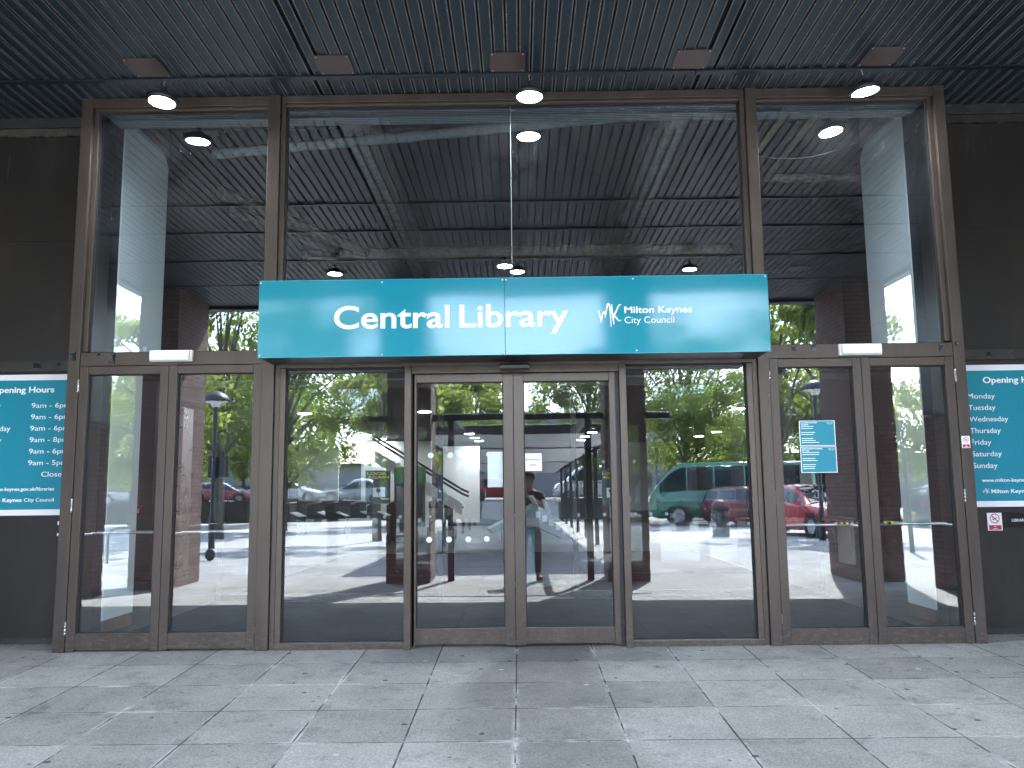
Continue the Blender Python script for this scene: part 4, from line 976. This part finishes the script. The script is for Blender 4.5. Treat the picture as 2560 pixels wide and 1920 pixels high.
# steps up to the terrace
st = thing('steps', 'concrete steps climbing to the upper car park under the walkway roof', 'steps', (0, 0, GZ))
b = B()
for k in range(6): b.box(-2.1, 2.1, -41.19, -38.9-k*.36, k*.155+.002, (k+1)*.155+.002)
b.obj('treads', 'board_white', st)
for x in (-1.9, 1.9): B().tube([(x, -38.6, .9), (x, -41.0, 1.85)], .03, 8).obj('handrail', 'steel', st)
B().box(2.4, 5.6, -41.2, -41.0, GZ, .9).obj('retaining_wall_face', 'timber')
rw = bpy.data.objects['retaining_wall_face']; rw.name = 'retaining_wall'; tag(rw, 'dark retaining wall under the railing right of the walkway posts', 'wall')
tag(B().box(-60, -2.4, -41.2, -41.0, GZ, .9).obj('retaining_wall', 'timber'), 'long dark retaining wall under the railing left of the walkway', 'wall')
def railing(x0, x1, y, z, lab):
    t = thing('railing', lab, 'railing', ((x0+x1)/2, y, z), group='black railings on the terrace edge'); L = x1-x0
    for zz in (.12, 1.05): B().box(-L/2, L/2, -.02, .02, zz, zz+.04).obj('rail', 'black_metal', t)
    b = B(); n = int(L/.13)
    for k in range(n): x = -L/2 + (k+.5)*L/n; b.box(x-.011, x+.011, -.011, .011, .16, 1.05)
    b.obj('bars', 'black_metal', t)
railing(-24, -2.6, -41.5, .70, 'long black bar railing on the terrace edge left of the walkway'); railing(2.5, 5.5, -41.5, .70, 'short black bar railing on the terrace edge right of the walkway')
# low grey building and hedge behind everything
t = thing('low_building', 'long low grey building behind the car park', 'building', (-20, -84, .7)); B().box(-60, 42, -6, 6, 0, 3.3).obj('wall', 'bld_grey', t); B().box(-60.4, 42.4, -6.4, 6.4, 3.302, 3.6).obj('roof', 'bronze_dark', t)
for k in range(30):
    if k % 2: B().box(-58+k*3.3, -56+k*3.3, 6.002, 6.05, .9, 2.5).obj('window', 'carglass', t)
t = thing('low_building', 'brown low building behind the red car on the right', 'building', (45, -70, GZ)); B().box(-24, 40, -6, 6, 0, 4.2).obj('wall', 'timber', t); B().box(-24.4, 40.4, -6.4, 6.4, 4.202, 4.5).obj('roof', 'bronze_dark', t)
for k in range(14): B().box(-22+k*4.2, -19.6+k*4.2, 6.002, 6.05, 1.0, 2.8).obj('window', 'carglass', t)
t = thing('office_block', 'tall pale building far beyond the walkway', 'building', (6, -170, .7)); B().box(-25, 25, -8, 8, 0, 15.5).obj('wall', 'bld_grey', t); B().box(-25.5, 25.5, -8.5, 8.5, 15.502, 16.3).obj('roof', 'int_white', t)
for j in range(4):
    B().box(-24, 24, 8.002, 8.1, 1.5+j*3.6, 3.2+j*3.6).obj('window', 'carglass', t)

# ------------------------------------------------------------------ trees
def leafmesh(name, m, n, R, H, seed, base, leaf=.16, ncl=26, flat=.8):
    rr = random.Random(seed); b = B(); cl = []
    for k in range(ncl):
        a = rr.uniform(0, 2*PI); u = rr.uniform(0, 1); zc = base + (H-base)*u
        prof = math.sin(PI*min(1, .12+u*.85))**.6; r = R*prof*math.sqrt(rr.random())*1.0
        cl.append((Vector((r*math.cos(a), r*math.sin(a), zc)), rr.uniform(.45, 1.0)*R*.30))
    for i in range(n):
        c, cr = rr.choice(cl)
        d = Vector((rr.gauss(0, 1), rr.gauss(0, 1), rr.gauss(0, 1)*flat)).normalized()*cr*(rr.random()**.45)
        p = c + d
        if p.z < base*.85: continue
        s = leaf*rr.uniform(.6, 1.25); nx = Vector((rr.gauss(0, 1), rr.gauss(0, 1), rr.gauss(0, 1))).normalized(); t = nx.orthogonal().normalized(); q = nx.cross(t)
        b.quad([p - t*s, p - q*s*.5, p + t*s, p + q*s*.5])
    return b, cl
def tree(lab, x, y, H, R, kind, seed, base=2.0, n=9000, leaf=.115, z=GZ, group='trees around the car park', ncl=48):
    t = thing('tree', lab, 'tree', (x, y, z), group=group); rr = random.Random(seed+50)
    b, cl = leafmesh('c', kind, n, R, H, seed, base, leaf, ncl); b.obj('crown', kind, t, recalc=False)
    b = B(); top = H*.75; P = [(0, 0, -.3), (rr.uniform(-.08, .08), rr.uniform(-.08, .08), H*.2), (rr.uniform(-.2, .2), rr.uniform(-.2, .2), H*.45), (rr.uniform(-.3, .3), 0, top)]
    r0 = .028*H*.8; b.tube(P, [r0, r0*.75, r0*.5, .03], 9)
    for c, cr in cl:
        z0 = min(max(base*.8, c.z*rr.uniform(.45, .75)), top); s_ = Vector((0, 0, z0)); mid = s_.lerp(c, .5) + Vector((0, 0, .25)); b.tube([s_, mid, c], [r0*.32, r0*.2, .02], 6)
    b.obj('trunk', 'bark', t); return t
def tree_copy(src, lab, x, y, rz, sc, z=GZ):
    c = copy_tree(src); c.location = (x, y, z); c.rotation_euler = (0, 0, rz); c.scale = (sc, sc, sc); c['label'] = lab; return c
tA = tree('leafy plane tree beyond the walkway, left of its roof', -5.2, -33, 7.8, 3.1, 'leaf_a', 11, n=15000)
tB = tree('yellow green tree standing behind the left lamp post', -15.5, -31, 7.6, 3.2, 'leaf_b', 12, n=15000)
tC = tree('dense green tree over the green minibus', 8.2, -35, 10.2, 4.0, 'leaf_a', 13, n=18000)
tD = tree('tree behind the red car in the right hinged doors', 15.2, -36, 8.2, 3.4, 'leaf_c', 14, n=14000)
tree_copy(tB, 'yellow green tree at the far right of the mirrored car park', 22.5, -37, 1.1, 1.10)
tree_copy(tC, 'big tree mirrored in the left fixed pane beside the dark one', -10.0, -29, 2.2, .98)
tree_copy(tA, 'tree right of the walkway roof, behind its posts', 4.4, -46.5, .7, 1.15, .7)
tree_copy(tD, 'darker green tree mirrored at the left edge of the left fixed pane', -13.0, -38, 2.9, 1.1)
tree_copy(tB, 'yellow green tree farthest left in the mirrored car park', -20.0, -37, 4.1, 1.10)
tree_copy(tA, 'tree on the terrace behind the left lamp post', -18.5, -50, 3.3, 0.92, .7)
tree_copy(tC, 'tree on the far side of the car park behind the red hatchback', -8.5, -62, 1.6, 0.97, .7)
tree_copy(tA, 'tree on the terrace seen above the walkway roof, left of the gap of sky', -3.4, -52, 2.6, 1.15, .7)
tree_copy(tC, 'tree between the green minibus and the right lamp post', 12.2, -46, 5.0, 0.9)
tree_copy(tD, 'tree behind the dark blue car at the right', 19.0, -46, .4, 1.0)
tree_copy(tB, 'tree at the far right behind the brick pier', 31, -46, 2.4, 0.86)
tree_copy(tA, 'tree left of the far tall building', -30, -48, 1.2, 1.01, .7)
# near, thin crowned trees whose branches reach into the sky
tree('thin crowned tree whose branches show against the sky left of the sign', -10.6, -23, 10.4, 2.5, 'leaf_c', 21, base=3.4, n=2600, leaf=.11, ncl=20)
tree('thin crowned tree whose branches show against the sky right of the sign', 9.6, -24.5, 10.8, 2.7, 'leaf_a', 22, base=3.6, n=3000, leaf=.11, ncl=20)
tree('tree by the library forecourt casting leaf shade on the paving at the left', -4.6, -20.5, 7.4, 2.3, 'leaf_b', 23, base=3.2, n=4200, leaf=.13, ncl=18)
tree('tree by the library forecourt casting leaf shade on the paving at the right', 10.6, -21.5, 8.0, 2.6, 'leaf_a', 24, base=3.2, n=4600, leaf=.13, ncl=18)
tree('young tree at the left whose crown throws leaf shade towards the lamp post', -11.6, -20.5, 8.0, 2.6, 'leaf_b', 31, base=3.0, n=5000, leaf=.12, ncl=26)
# slim trunk with a bin bag against it by the red car
tag(B().tube([(9.15, -13.2, GZ), (9.13, -13.2, 1.2), (9.10, -13.2, 2.2)], [.06, .05, .045], 8).obj('wooden_post', 'bark'), 'slim wooden post in front of the red car', 'post')

# ------------------------------------------------------------------ street furniture
def mushroom(lab, x, y, H, boxes):
    t = thing('street_lamp', lab, 'street lamp', (x, y, GZ), group='mushroom topped lamp posts')
    b = B(); b.lathe([(.09, 0), (.09, .9), (.06, .95), (.06, H-.12), (.045, H)], seg=14); b.obj('lamp_post', 'black_metal', t)
    B().lathe([(.40, H-.02), (.39, H+.05), (.30, H+.17), (.16, H+.25), (.04, H+.28), (.0001, H+.28)], seg=24).obj('lamp_hood', 'black_metal', t)
    B().lathe([(.10, H-.16), (.14, H-.06), (.38, H-.022)], seg=24).obj('lamp_bowl', 'int_white', t)
    for q in boxes: B().box(*q, bev=.02).obj('post_box', 'black_metal', t)
mushroom('mushroom topped black lamp post with a square sign box, left side', -8.62, -16.9, 4.15, [(-.20, .36, -.2, -.1, 2.0, 2.6)])
mushroom('mushroom topped black lamp post with a tall box under its hood, right side', 8.62, -17.6, 4.35, [(-.02, .30, -.16, .16, 2.95, 3.65)])
def hoop(x, y, lab):
    t = B().tube([(x-.35, y, GZ-.02), (x-.35, y, GZ+.62), (x-.28, y, GZ+.76), (x-.15, y, GZ+.8), (x+.15, y, GZ+.8), (x+.28, y, GZ+.76), (x+.35, y, GZ+.62), (x+.35, y, GZ-.02)], .025, 8)
    tag(t.obj('cycle_hoop', 'black_metal'), lab, 'cycle stand', 'bicycle hoops on the forecourt')
hoop(-8.9, -12.2, 'bicycle hoop in front of the left lamp post, nearer the library'); hoop(-10.1, -12.4, 'bicycle hoop mirrored at the edge of the left door'); hoop(-8.4, -13.4, 'bicycle hoop beside the electric scooter')
t = thing('electric_scooter', 'pale green electric scooter parked by the bicycle hoops', 'scooter', (-7.75, -13.0, GZ), rz=math.radians(20))
B().box(-.12, .55, -.07, .07, .13, .17, .02).obj('deck', 'scooter', t); B().tube([(-.18, 0, .12), (-.30, 0, .6), (-.42, 0, 1.12)], [.03, .028, .024], 10).obj('steering_column', 'scooter', t); B().tube([(-.42, -.24, 1.13), (-.42, .24, 1.13)], .016, 8).obj('handlebar', 'black_metal', t)
for x in (-.17, .62):
    w = B(); w.lathe([(.055, -.03), (.12, -.03), (.125, 0), (.12, .03), (.055, .03)], (x, 0, .125), rot=Matrix.Rotation(PI/2, 3, 'X'), seg=20); w.obj('wheel', 'tyre', t)
t = thing('litter_bin', 'black street bin on the forecourt at the right', 'bin', (6.3, -20, GZ)); B().lathe([(.26, 0), (.27, .9), (.28, .92)], seg=20).obj('bin_body', 'black_metal', t); B().lathe([(.30, .921), (.30, .98), (.2, 1.15), (.0001, 1.2)], seg=20).obj('bin_lid', 'black_metal', t)
tag(B().box(-2.35, -.2, -14.8, -14.3, GZ, GZ+.06).obj('drain_cover', 'bronze_dark'), 'flat drain cover in the paving beside the walkway posts', 'drain cover')

# ------------------------------------------------------------------ vehicles
def interp(P, x):
    if x <= P[0][0]: return P[0][1]
    for (a, b_), (c, d) in zip(P, P[1:]):
        if x <= c: return b_ + (d-b_)*(x-a)/(c-a)
    return P[-1][1]
_paint = {}
def paint(col):
    k = tuple(col)
    if k not in _paint: _paint[k] = mat('car_paint', col, .3, .1, coat=1.0)
    return _paint[k]
def car(name, lab, loc, rz, L, Wd, top, belt, gh, wheels, col, group, bottom=.22, wr=.33, roofw=.76, cat='car', plate=None, side_div=()):
    """top/belt: (x, z) profiles, x=0 front; gh: stations (hood end, roof front, roof rear, glass rear)"""
    t = thing(name, lab, cat, loc, rz, group); hw = Wd/2
    N = 56; st = [L*i/(N-1) for i in range(N)]; rows = []
    b = B()
    for x in st:
        zt = interp(top, x); zb = min(interp(belt, x), zt-.01); e = min(x, L-x)/L; tap = 1 - .22*max(0, 1-e/.10)**2
        ing = zt > zb + .03; k = min(1, (zt-zb)/.35) if ing else 0
        wtop = hw*tap*((1-k)*.90 + k*roofw)
        zl = bottom + .10*max(0, 1-e/.06)
        rows.append([(0, zl), (hw*.86*tap, zl), (hw*.97*tap, zl+.10), (hw*tap, zl+(zb-zl)*.50), (hw*.985*tap, zb-.04), (hw*.955*tap, zb), (wtop+.02*k, zt-.07*k-.005), (wtop*.86, zt-.008), (wtop*.4, zt+.012), (0, zt+.016)])
    V = []
    for x, r in zip(st, rows):
        V.append([b.bm.verts.new((w, x - L/2, z)) for w, z in r] + [b.bm.verts.new((-w, x - L/2, z)) for w, z in r[-2:0:-1]])
    n = len(V[0])
    for a, c in zip(V, V[1:]):
        for k in range(n):
            f = b.bm.faces.new((a[k], a[(k+1) % n], c[(k+1) % n], c[k])); f.smooth = True
    for q in (V[0][::-1], V[-1]): b.bm.faces.new(q).smooth = True
    b.obj('body', paint(col), t)
    def at(x, k):                                                       # point on ring k at station x
        i = min(N-2, max(0, int(x/L*(N-1)))); u = x/L*(N-1)-i; a, c = rows[i][k], rows[i+1][k]
        return Vector((a[0]+(c[0]-a[0])*u, x-L/2, a[1]+(c[1]-a[1])*u))
    g0, g1, g2, g3 = gh
    # windscreen and rear window
    for (xa, xb, nm) in ((g0+.05, g1-.02, 'windscreen'), (g2+.03, g3-.06, 'rear_window')):
        w = B(); S = 6
        for i in range(S):
            x0, x1 = xa+(xb-xa)*i/S, xa+(xb-xa)*(i+1)/S
            ks = [(7, 1), (8, 1), (9, 1), (8, -1), (7, -1)]
            for (ka, sa), (kb, sb) in zip(ks, ks[1:]):
                P = []
                for xx, kk, ss in ((x0, ka, sa), (x1, ka, sa), (x1, kb, sb), (x0, kb, sb)):
                    p = at(xx, kk); P.append((p.x*ss, p.y + (-.012 if nm == 'windscreen' else .012), p.z+.012))
                w.quad(P).smooth = True
        bmesh.ops.remove_doubles(w.bm, verts=w.bm.verts[:], dist=1e-4); w.obj(nm, 'carglass', t)
    cuts = [g0+.12] + list(side_div) + [g3-.14]
    for s_ in (1, -1):
        for xa, xb in zip(cuts, cuts[1:]):
            w = B(); S = 6; xa += .03; xb -= .03
            for i in range(S):
                x0, x1 = xa+(xb-xa)*i/S, xa+(xb-xa)*(i+1)/S; P = []
                for xx, kk, u in ((x0, 5, .08), (x1, 5, .08), (x1, 6, 0), (x0, 6, 0)):
                    p5, p6 = at(xx, 5), at(xx, 6); p = p5.lerp(p6, .07) if kk == 5 else p5.lerp(p6, .90)
                    P.append((s_*(p.x+.008), p.y, p.z))
                w.quad(P).smooth = True
            w.obj('side_window', 'carglass', t)
    for wx in wheels:
        for s_ in (1, -1):
            d = bpy.data.objects.new('wheel', None); COL.objects.link(d); d.parent = t; d.location = (s_*(hw-.09), wx-L/2, wr)
            rt_ = Matrix.Rotation(PI/2, 3, 'Y')
            B().lathe([(wr*.62, -.10), (wr*.95, -.10), (wr, -.06), (wr, .06), (wr*.95, .10), (wr*.62, .10)], rot=rt_, seg=24).obj('tyre', 'tyre', d)
            b = B(); b.lathe([(.03, s_*.085), (.06, s_*.085), (wr*.6, s_*.07), (wr*.63, s_*.102)], rot=rt_, seg=20)
            for k in range(5):
                a = 2*PI*k/5; b.tube([(s_*.095, .04*math.cos(a), .04*math.sin(a)), (s_*.095, wr*.58*math.cos(a), wr*.58*math.sin(a))], .022, 5)
            b.obj('rim', 'rim', d)
            b = B(); b.lathe([(wr*1.18, 0), (wr*1.18, .012)], (s_*(hw-.004), wx-L/2, wr+.01), rot=rt_, seg=24); b.obj('wheel_arch', 'black_plastic', t)
    zf = interp(belt, .05); zr = interp(belt, L-.05)
    for s_ in (1, -1):
        b = B(); b.obox((s_*hw*.66, -L/2+.085, zf-.13), (hw*.40, .06, .13), Matrix.Rotation(s_*.35, 3, 'Z'), .02); b.obj('headlight', 'headlight', t)
        b = B(); b.obox((s_*hw*.74, L/2-.07, zr-.13), (hw*.30, .06, .17), Matrix.Rotation(-s_*.35, 3, 'Z'), .02); b.obj('taillight', 'taillight', t)
        b = B(); b.box(s_*hw-.02, s_*hw+s_*.16+.0, g0-L/2+.25, g0-L/2+.36, interp(belt, g0+.3)+.0, interp(belt, g0+.3)+.13, .02); b.obj('wing_mirror', paint(col), t)
        b = B(); hx = s_*(hw+.004)
        for dx in ([c for c in side_div] or [L/2]): b.box(hx-.004, hx+.004, dx-L/2-.36, dx-L/2-.2, zf+.0, zf+.025)
        b.obj('door_handle', 'black_plastic', t)
    b = B(); b.box(-hw*.62, hw*.62, -L/2-.005, -L/2+.06, bottom+.30, bottom+.42, .01); b.box(-hw*.7, hw*.7, -L/2-.003, -L/2+.06, bottom+.05, bottom+.15, .01); b.obj('grille', 'black_plastic', t)
    B().box(-.26, .26, -L/2-.022, -L/2-.008, bottom+.16, bottom+.27, .002).obj('number_plate', 'plate', t)
    if plate: lettering('plate_lettering', plate, 0, -L/2-.0235, bottom+.18, 'ink', t, height=.075, width=.46, bold=.02, align='CENTER')
    B().box(-.26, .26, L/2+.008, L/2+.02, bottom+.30, bottom+.41, .002).obj('number_plate', 'plate_y', t)
    return t
HATCH = dict(L=4.05, Wd=1.76, top=[(0, .62), (.25, .78), (.95, .93), (1.15, .97), (1.85, 1.42), (2.3, 1.49), (3.2, 1.47), (3.75, 1.32), (3.95, .98), (4.05, .62)], belt=[(0, .60), (.9, .88), (1.6, .93), (3.6, 1.0), (4.05, .9)], gh=(1.0, 1.9, 3.35, 3.95), wheels=(.78, 3.3), side_div=(2.45,))
SUV = dict(L=4.5, Wd=1.84, top=[(0, .72), (.2, .92), (1.1, 1.06), (1.3, 1.1), (2.05, 1.56), (2.5, 1.63), (3.7, 1.61), (4.2, 1.42), (4.42, 1.08), (4.5, .7)], belt=[(0, .70), (1.0, 1.0), (1.8, 1.04), (4.0, 1.12), (4.5, 1.0)], gh=(1.15, 2.1, 3.85, 4.42), wheels=(.86, 3.62), side_div=(2.6, 3.5), wr=.36)
SALOON = dict(L=4.5, Wd=1.8, top=[(0, .60), (.25, .74), (1.2, .90), (1.4, .94), (2.1, 1.36), (2.6, 1.43), (3.2, 1.40), (3.9, 1.05), (4.4, .98), (4.5, .62)], belt=[(0, .58), (1.1, .84), (1.8, .90), (3.7, .96), (4.5, .92)], gh=(1.25, 2.15, 3.2, 3.95), wheels=(.84, 3.6), side_div=(2.6,))
VAN = dict(L=5.4, Wd=1.98, top=[(0, .85), (.2, 1.12), (.8, 1.3), (1.55, 2.1), (2.0, 2.3), (5.2, 2.32), (5.4, 2.2)], belt=[(0, .83), (.8, 1.18), (1.5, 1.24), (5.4, 1.26)], gh=(.85, 1.6, 5.2, 5.39), wheels=(.95, 4.3), side_div=(2.2,), roofw=.88, wr=.36)
BUS = dict(L=7.2, Wd=2.3, top=[(0, .95), (.12, 1.35), (.35, 1.7), (1.0, 2.45), (1.5, 2.72), (7.0, 2.75), (7.2, 2.62)], belt=[(0, .93), (.35, 1.28), (.9, 1.35), (7.2, 1.38)], gh=(.35, 1.1, 6.95, 7.19), wheels=(1.3, 5.6), side_div=(1.7, 2.9, 4.2, 5.5), roofw=.93, wr=.42, bottom=.30)
G1 = 'cars parked and driving beyond the forecourt'
R_ = math.radians
# rz: 0 -> nose towards -y (away); pi -> nose towards the library
car('parked_car', 'glossy red car facing the library behind the lamp post in the right doors', (9.35, -20.6, GZ), PI+R_(-14), col=(.42, .012, .03), group=G1, plate='M47H', **SUV)
car('parked_car', 'dark blue estate car seen side on at the far right', (16.9, -25.3, GZ), R_(90-4), col=(.03, .05, .075), group=G1, **SUV)
car('parked_car', 'dark red car beside the green minibus with sun on its windscreen', (9.8, -28.8, GZ), PI+R_(-40), col=(.11, .014, .02), group=G1, **SUV)
car('minibus', 'green minibus with a sloping front standing behind the right fixed pane', (9.4, -31.6, GZ), R_(-82), col=(.06, .20, .12), group='buses', cat='minibus', **BUS)
car('parked_car', 'red hatchback on the terrace half hidden by the white sheet', (-1.4, -48.0, .70), R_(93), col=(.45, .02, .03), group=G1, **HATCH)
car('van', 'white van parked beyond the walkway posts', (5.0, -52, .70), R_(-95), col=(.75, .76, .78), group='vans', cat='van', **VAN)
car('parked_car', 'pinkish red car behind the railing by the left lamp post', (-19.6, -49, .70), R_(80), col=(.45, .12, .14), group=G1, **HATCH)
car('parked_car', 'white car behind the railing in the left hinged door', (-16.8, -50.5, .70), R_(90), col=(.7, .72, .74), group=G1, **SALOON)
car('parked_car', 'silver car farthest left behind the railing', (-24.5, -47.5, .70), R_(-88), col=(.42, .45, .48), group=G1, **SALOON)
car('parked_car', 'white hatchback behind the railing at the left edge of the left fixed pane', (-14.3, -46.5, .70), R_(90), col=(.72, .73, .75), group=G1, **HATCH)
car('parked_car', 'silver saloon behind the railing in the middle of the left fixed pane', (-10.2, -46.2, .70), R_(-90), col=(.45, .48, .5), group=G1, **SALOON)
car('parked_car', 'blue car behind the railing, right end of the left fixed pane', (-7.2, -49.5, .70), R_(90), col=(.04, .12, .25), group=G1, **HATCH)
car('parked_car', 'white car far off between the right brick pier and the dark blue car', (25.5, -44, GZ), R_(90), col=(.75, .76, .77), group=G1, **SALOON)
car('parked_car', 'red car parked farther back behind the glossy red one', (15.0, -35.5, GZ), R_(84), col=(.4, .02, .03), group=G1, **HATCH)

# ------------------------------------------------------------------ the photographer, standing right behind the camera
def skin_mesh(name, J, E, R, m, parent=None, sub=2, loc=(0, 0, 0)):
    me = bpy.data.meshes.new(name); me.from_pydata([Vector(p) for p in J], E, []); o = bpy.data.objects.new(name, me); COL.objects.link(o)
    sk = o.modifiers.new('skin', 'SKIN'); sk.use_smooth_shade = True
    for i, r in enumerate(R):
        v = me.skin_vertices[0].data[i]; v.radius = (r, r) if not isinstance(r, tuple) else r
    me.skin_vertices[0].data[0].use_root = True
    su = o.modifiers.new('sub', 'SUBSURF'); su.levels = sub; su.render_levels = sub
    dg = bpy.context.evaluated_depsgraph_get(); dg.update(); me2 = bpy.data.meshes.new_from_object(o.evaluated_get(dg)); bpy.data.objects.remove(o)
    me2.name = name; me2.materials.clear(); me2.materials.append(M_[m]); n = bpy.data.objects.new(name, me2); COL.objects.link(n)
    for p in me2.polygons: p.use_smooth = True
    if parent: n.parent = parent
    n.location = loc; return n
PX, PY, PZ = .16, -7.46, gz(7.4)
per = thing('person', 'person in a black t-shirt and dark trousers taking the photo with both hands raised', 'person', (PX, PY, PZ))
J = [(0, 0, .96), (0, .0, 1.12), (0, -.01, 1.30), (0, -.02, 1.45), (0, 0, 1.54), (0, .02, 1.60), (0, .035, 1.68), (0, .03, 1.77),
     (-.11, 0, .92), (-.12, .03, .50), (-.13, -.01, .09), (-.14, .13, .045), (.11, 0, .92), (.12, .01, .50), (.13, -.03, .09), (.15, .11, .045),
     (-.19, -.02, 1.43), (-.30, .08, 1.24), (-.235, .30, 1.42), (-.215, .37, 1.475), (.17, -.02, 1.43), (.24, .10, 1.22), (-.02, .30, 1.40), (-.06, .37, 1.46)]
E = [(0, 1), (1, 2), (2, 3), (3, 4), (4, 5), (5, 6), (6, 7), (0, 8), (8, 9), (9, 10), (10, 11), (0, 12), (12, 13), (13, 14), (14, 15), (3, 16), (16, 17), (17, 18), (18, 19), (3, 20), (20, 21), (21, 22), (22, 23)]
Rr_ = [.13, .125, .14, .12, .055, .06, .088, .07, .095, .06, .042, .036, .095, .06, .042, .036, .06, .042, .03, .032, .06, .042, .03, .032]
# fingers: short chains rooted in each palm
def fingers(base_i, px, sgn):
    bx, by, bz = J[base_i]
    for k in range(4):
        r = len(J); J.append((bx + sgn*.010, by+.028, bz + .028 - k*.018)); J.append((bx + sgn*.030, by+.046, bz + .030 - k*.019)); J.append((bx + sgn*.052, by+.040, bz + .028 - k*.019))
        E.extend([(base_i, r), (r, r+1), (r+1, r+2)]); Rr_.extend([.010, .0085, .007])
    r = len(J); J.append((bx + sgn*.025, by-.005, bz+.015)); J.append((bx + sgn*.05, by+.012, bz+.022)); E.extend([(base_i, r), (r, r+1)]); Rr_.extend([.012, .009])
fingers(19, 0, 1); fingers(23, 0, -1)
skin_mesh('body', J, E, Rr_, 'skin', per)
skin_mesh('shirt', [(0, 0, 1.0), (0, 0, 1.12), (0, -.01, 1.30), (0, -.02, 1.44), (0, 0, 1.50), (-.20, -.02, 1.43), (-.27, .045, 1.31), (.18, -.02, 1.43), (.225, .05, 1.30)], [(0, 1), (1, 2), (2, 3), (3, 4), (3, 5), (5, 6), (3, 7), (7, 8)], [.15, .145, .16, .145, .07, .08, .068, .08, .068], 'shirt', per)
skin_mesh('trousers', [(0, 0, 1.0), (0, 0, .93), (-.11, 0, .86), (-.12, .03, .50), (-.13, -.01, .10), (.11, 0, .86), (.12, .01, .50), (.13, -.03, .10)], [(0, 1), (1, 2), (2, 3), (3, 4), (1, 5), (5, 6), (6, 7)], [.145, .14, .112, .078, .062, .112, .078, .062], 'trouser', per)
hd = B(); bmesh.ops.create_icosphere(hd.bm, subdivisions=3, radius=.102); bmesh.ops.transform(hd.bm, matrix=Matrix.Translation((0, .015, 1.735)) @ Matrix.Diagonal((.92, 1.08, 1.1, 1)), verts=hd.bm.verts[:])
bmesh.ops.delete(hd.bm, geom=[v for v in hd.bm.verts if v.co.z < 1.70 and v.co.y > -.03 or (v.co.y > .07 and v.co.z < 1.77)], context='VERTS')
for f in hd.bm.faces: f.smooth = True
hd.obj('hair', 'hair', per)
fc = B()
for sx in (-.034, .034): bmesh.ops.create_icosphere(fc.bm, subdivisions=2, radius=.011, matrix=Matrix.Translation((sx, .118, 1.71)))
fc.obj('eyes', 'ink', per)
fc = B(); fc.prism([(-.012, 1.665), (.012, 1.665), (.006, 1.705), (-.006, 1.705)], 'y', .10, .138); fc.box(-.025, .025, .10, .122, 1.637, 1.645, .003)
for sx in (-.092, .092): fc.box(sx-.008, sx+.008, -.01, .035, 1.675, 1.735, .006)
fc.obj('nose_mouth_ears', 'skin', per)
for sx, yy in ((-.14, .06), (.145, .04)):
    B().box(sx-.05, sx+.05, yy-.13, yy+.15, 0, .09, .03).obj('shoe', 'black_plastic', per)
ph = thing('phone', 'dark phone held sideways by the person taking the photo', 'phone', (0.0, -7.05, 1.225))
B().box(-.075, .075, -.004, .004, -.036, .036, .003).obj('phone_body', 'black_plastic', ph)
b = B()
for x, z in ((-.055, .018), (-.035, .018)): b.lathe([(.008, 0), (.007, .002)], (x, .006, z), rot=Matrix.Rotation(-PI/2, 3, 'X'), seg=14)
b.obj('phone_lens', 'carglass', ph)
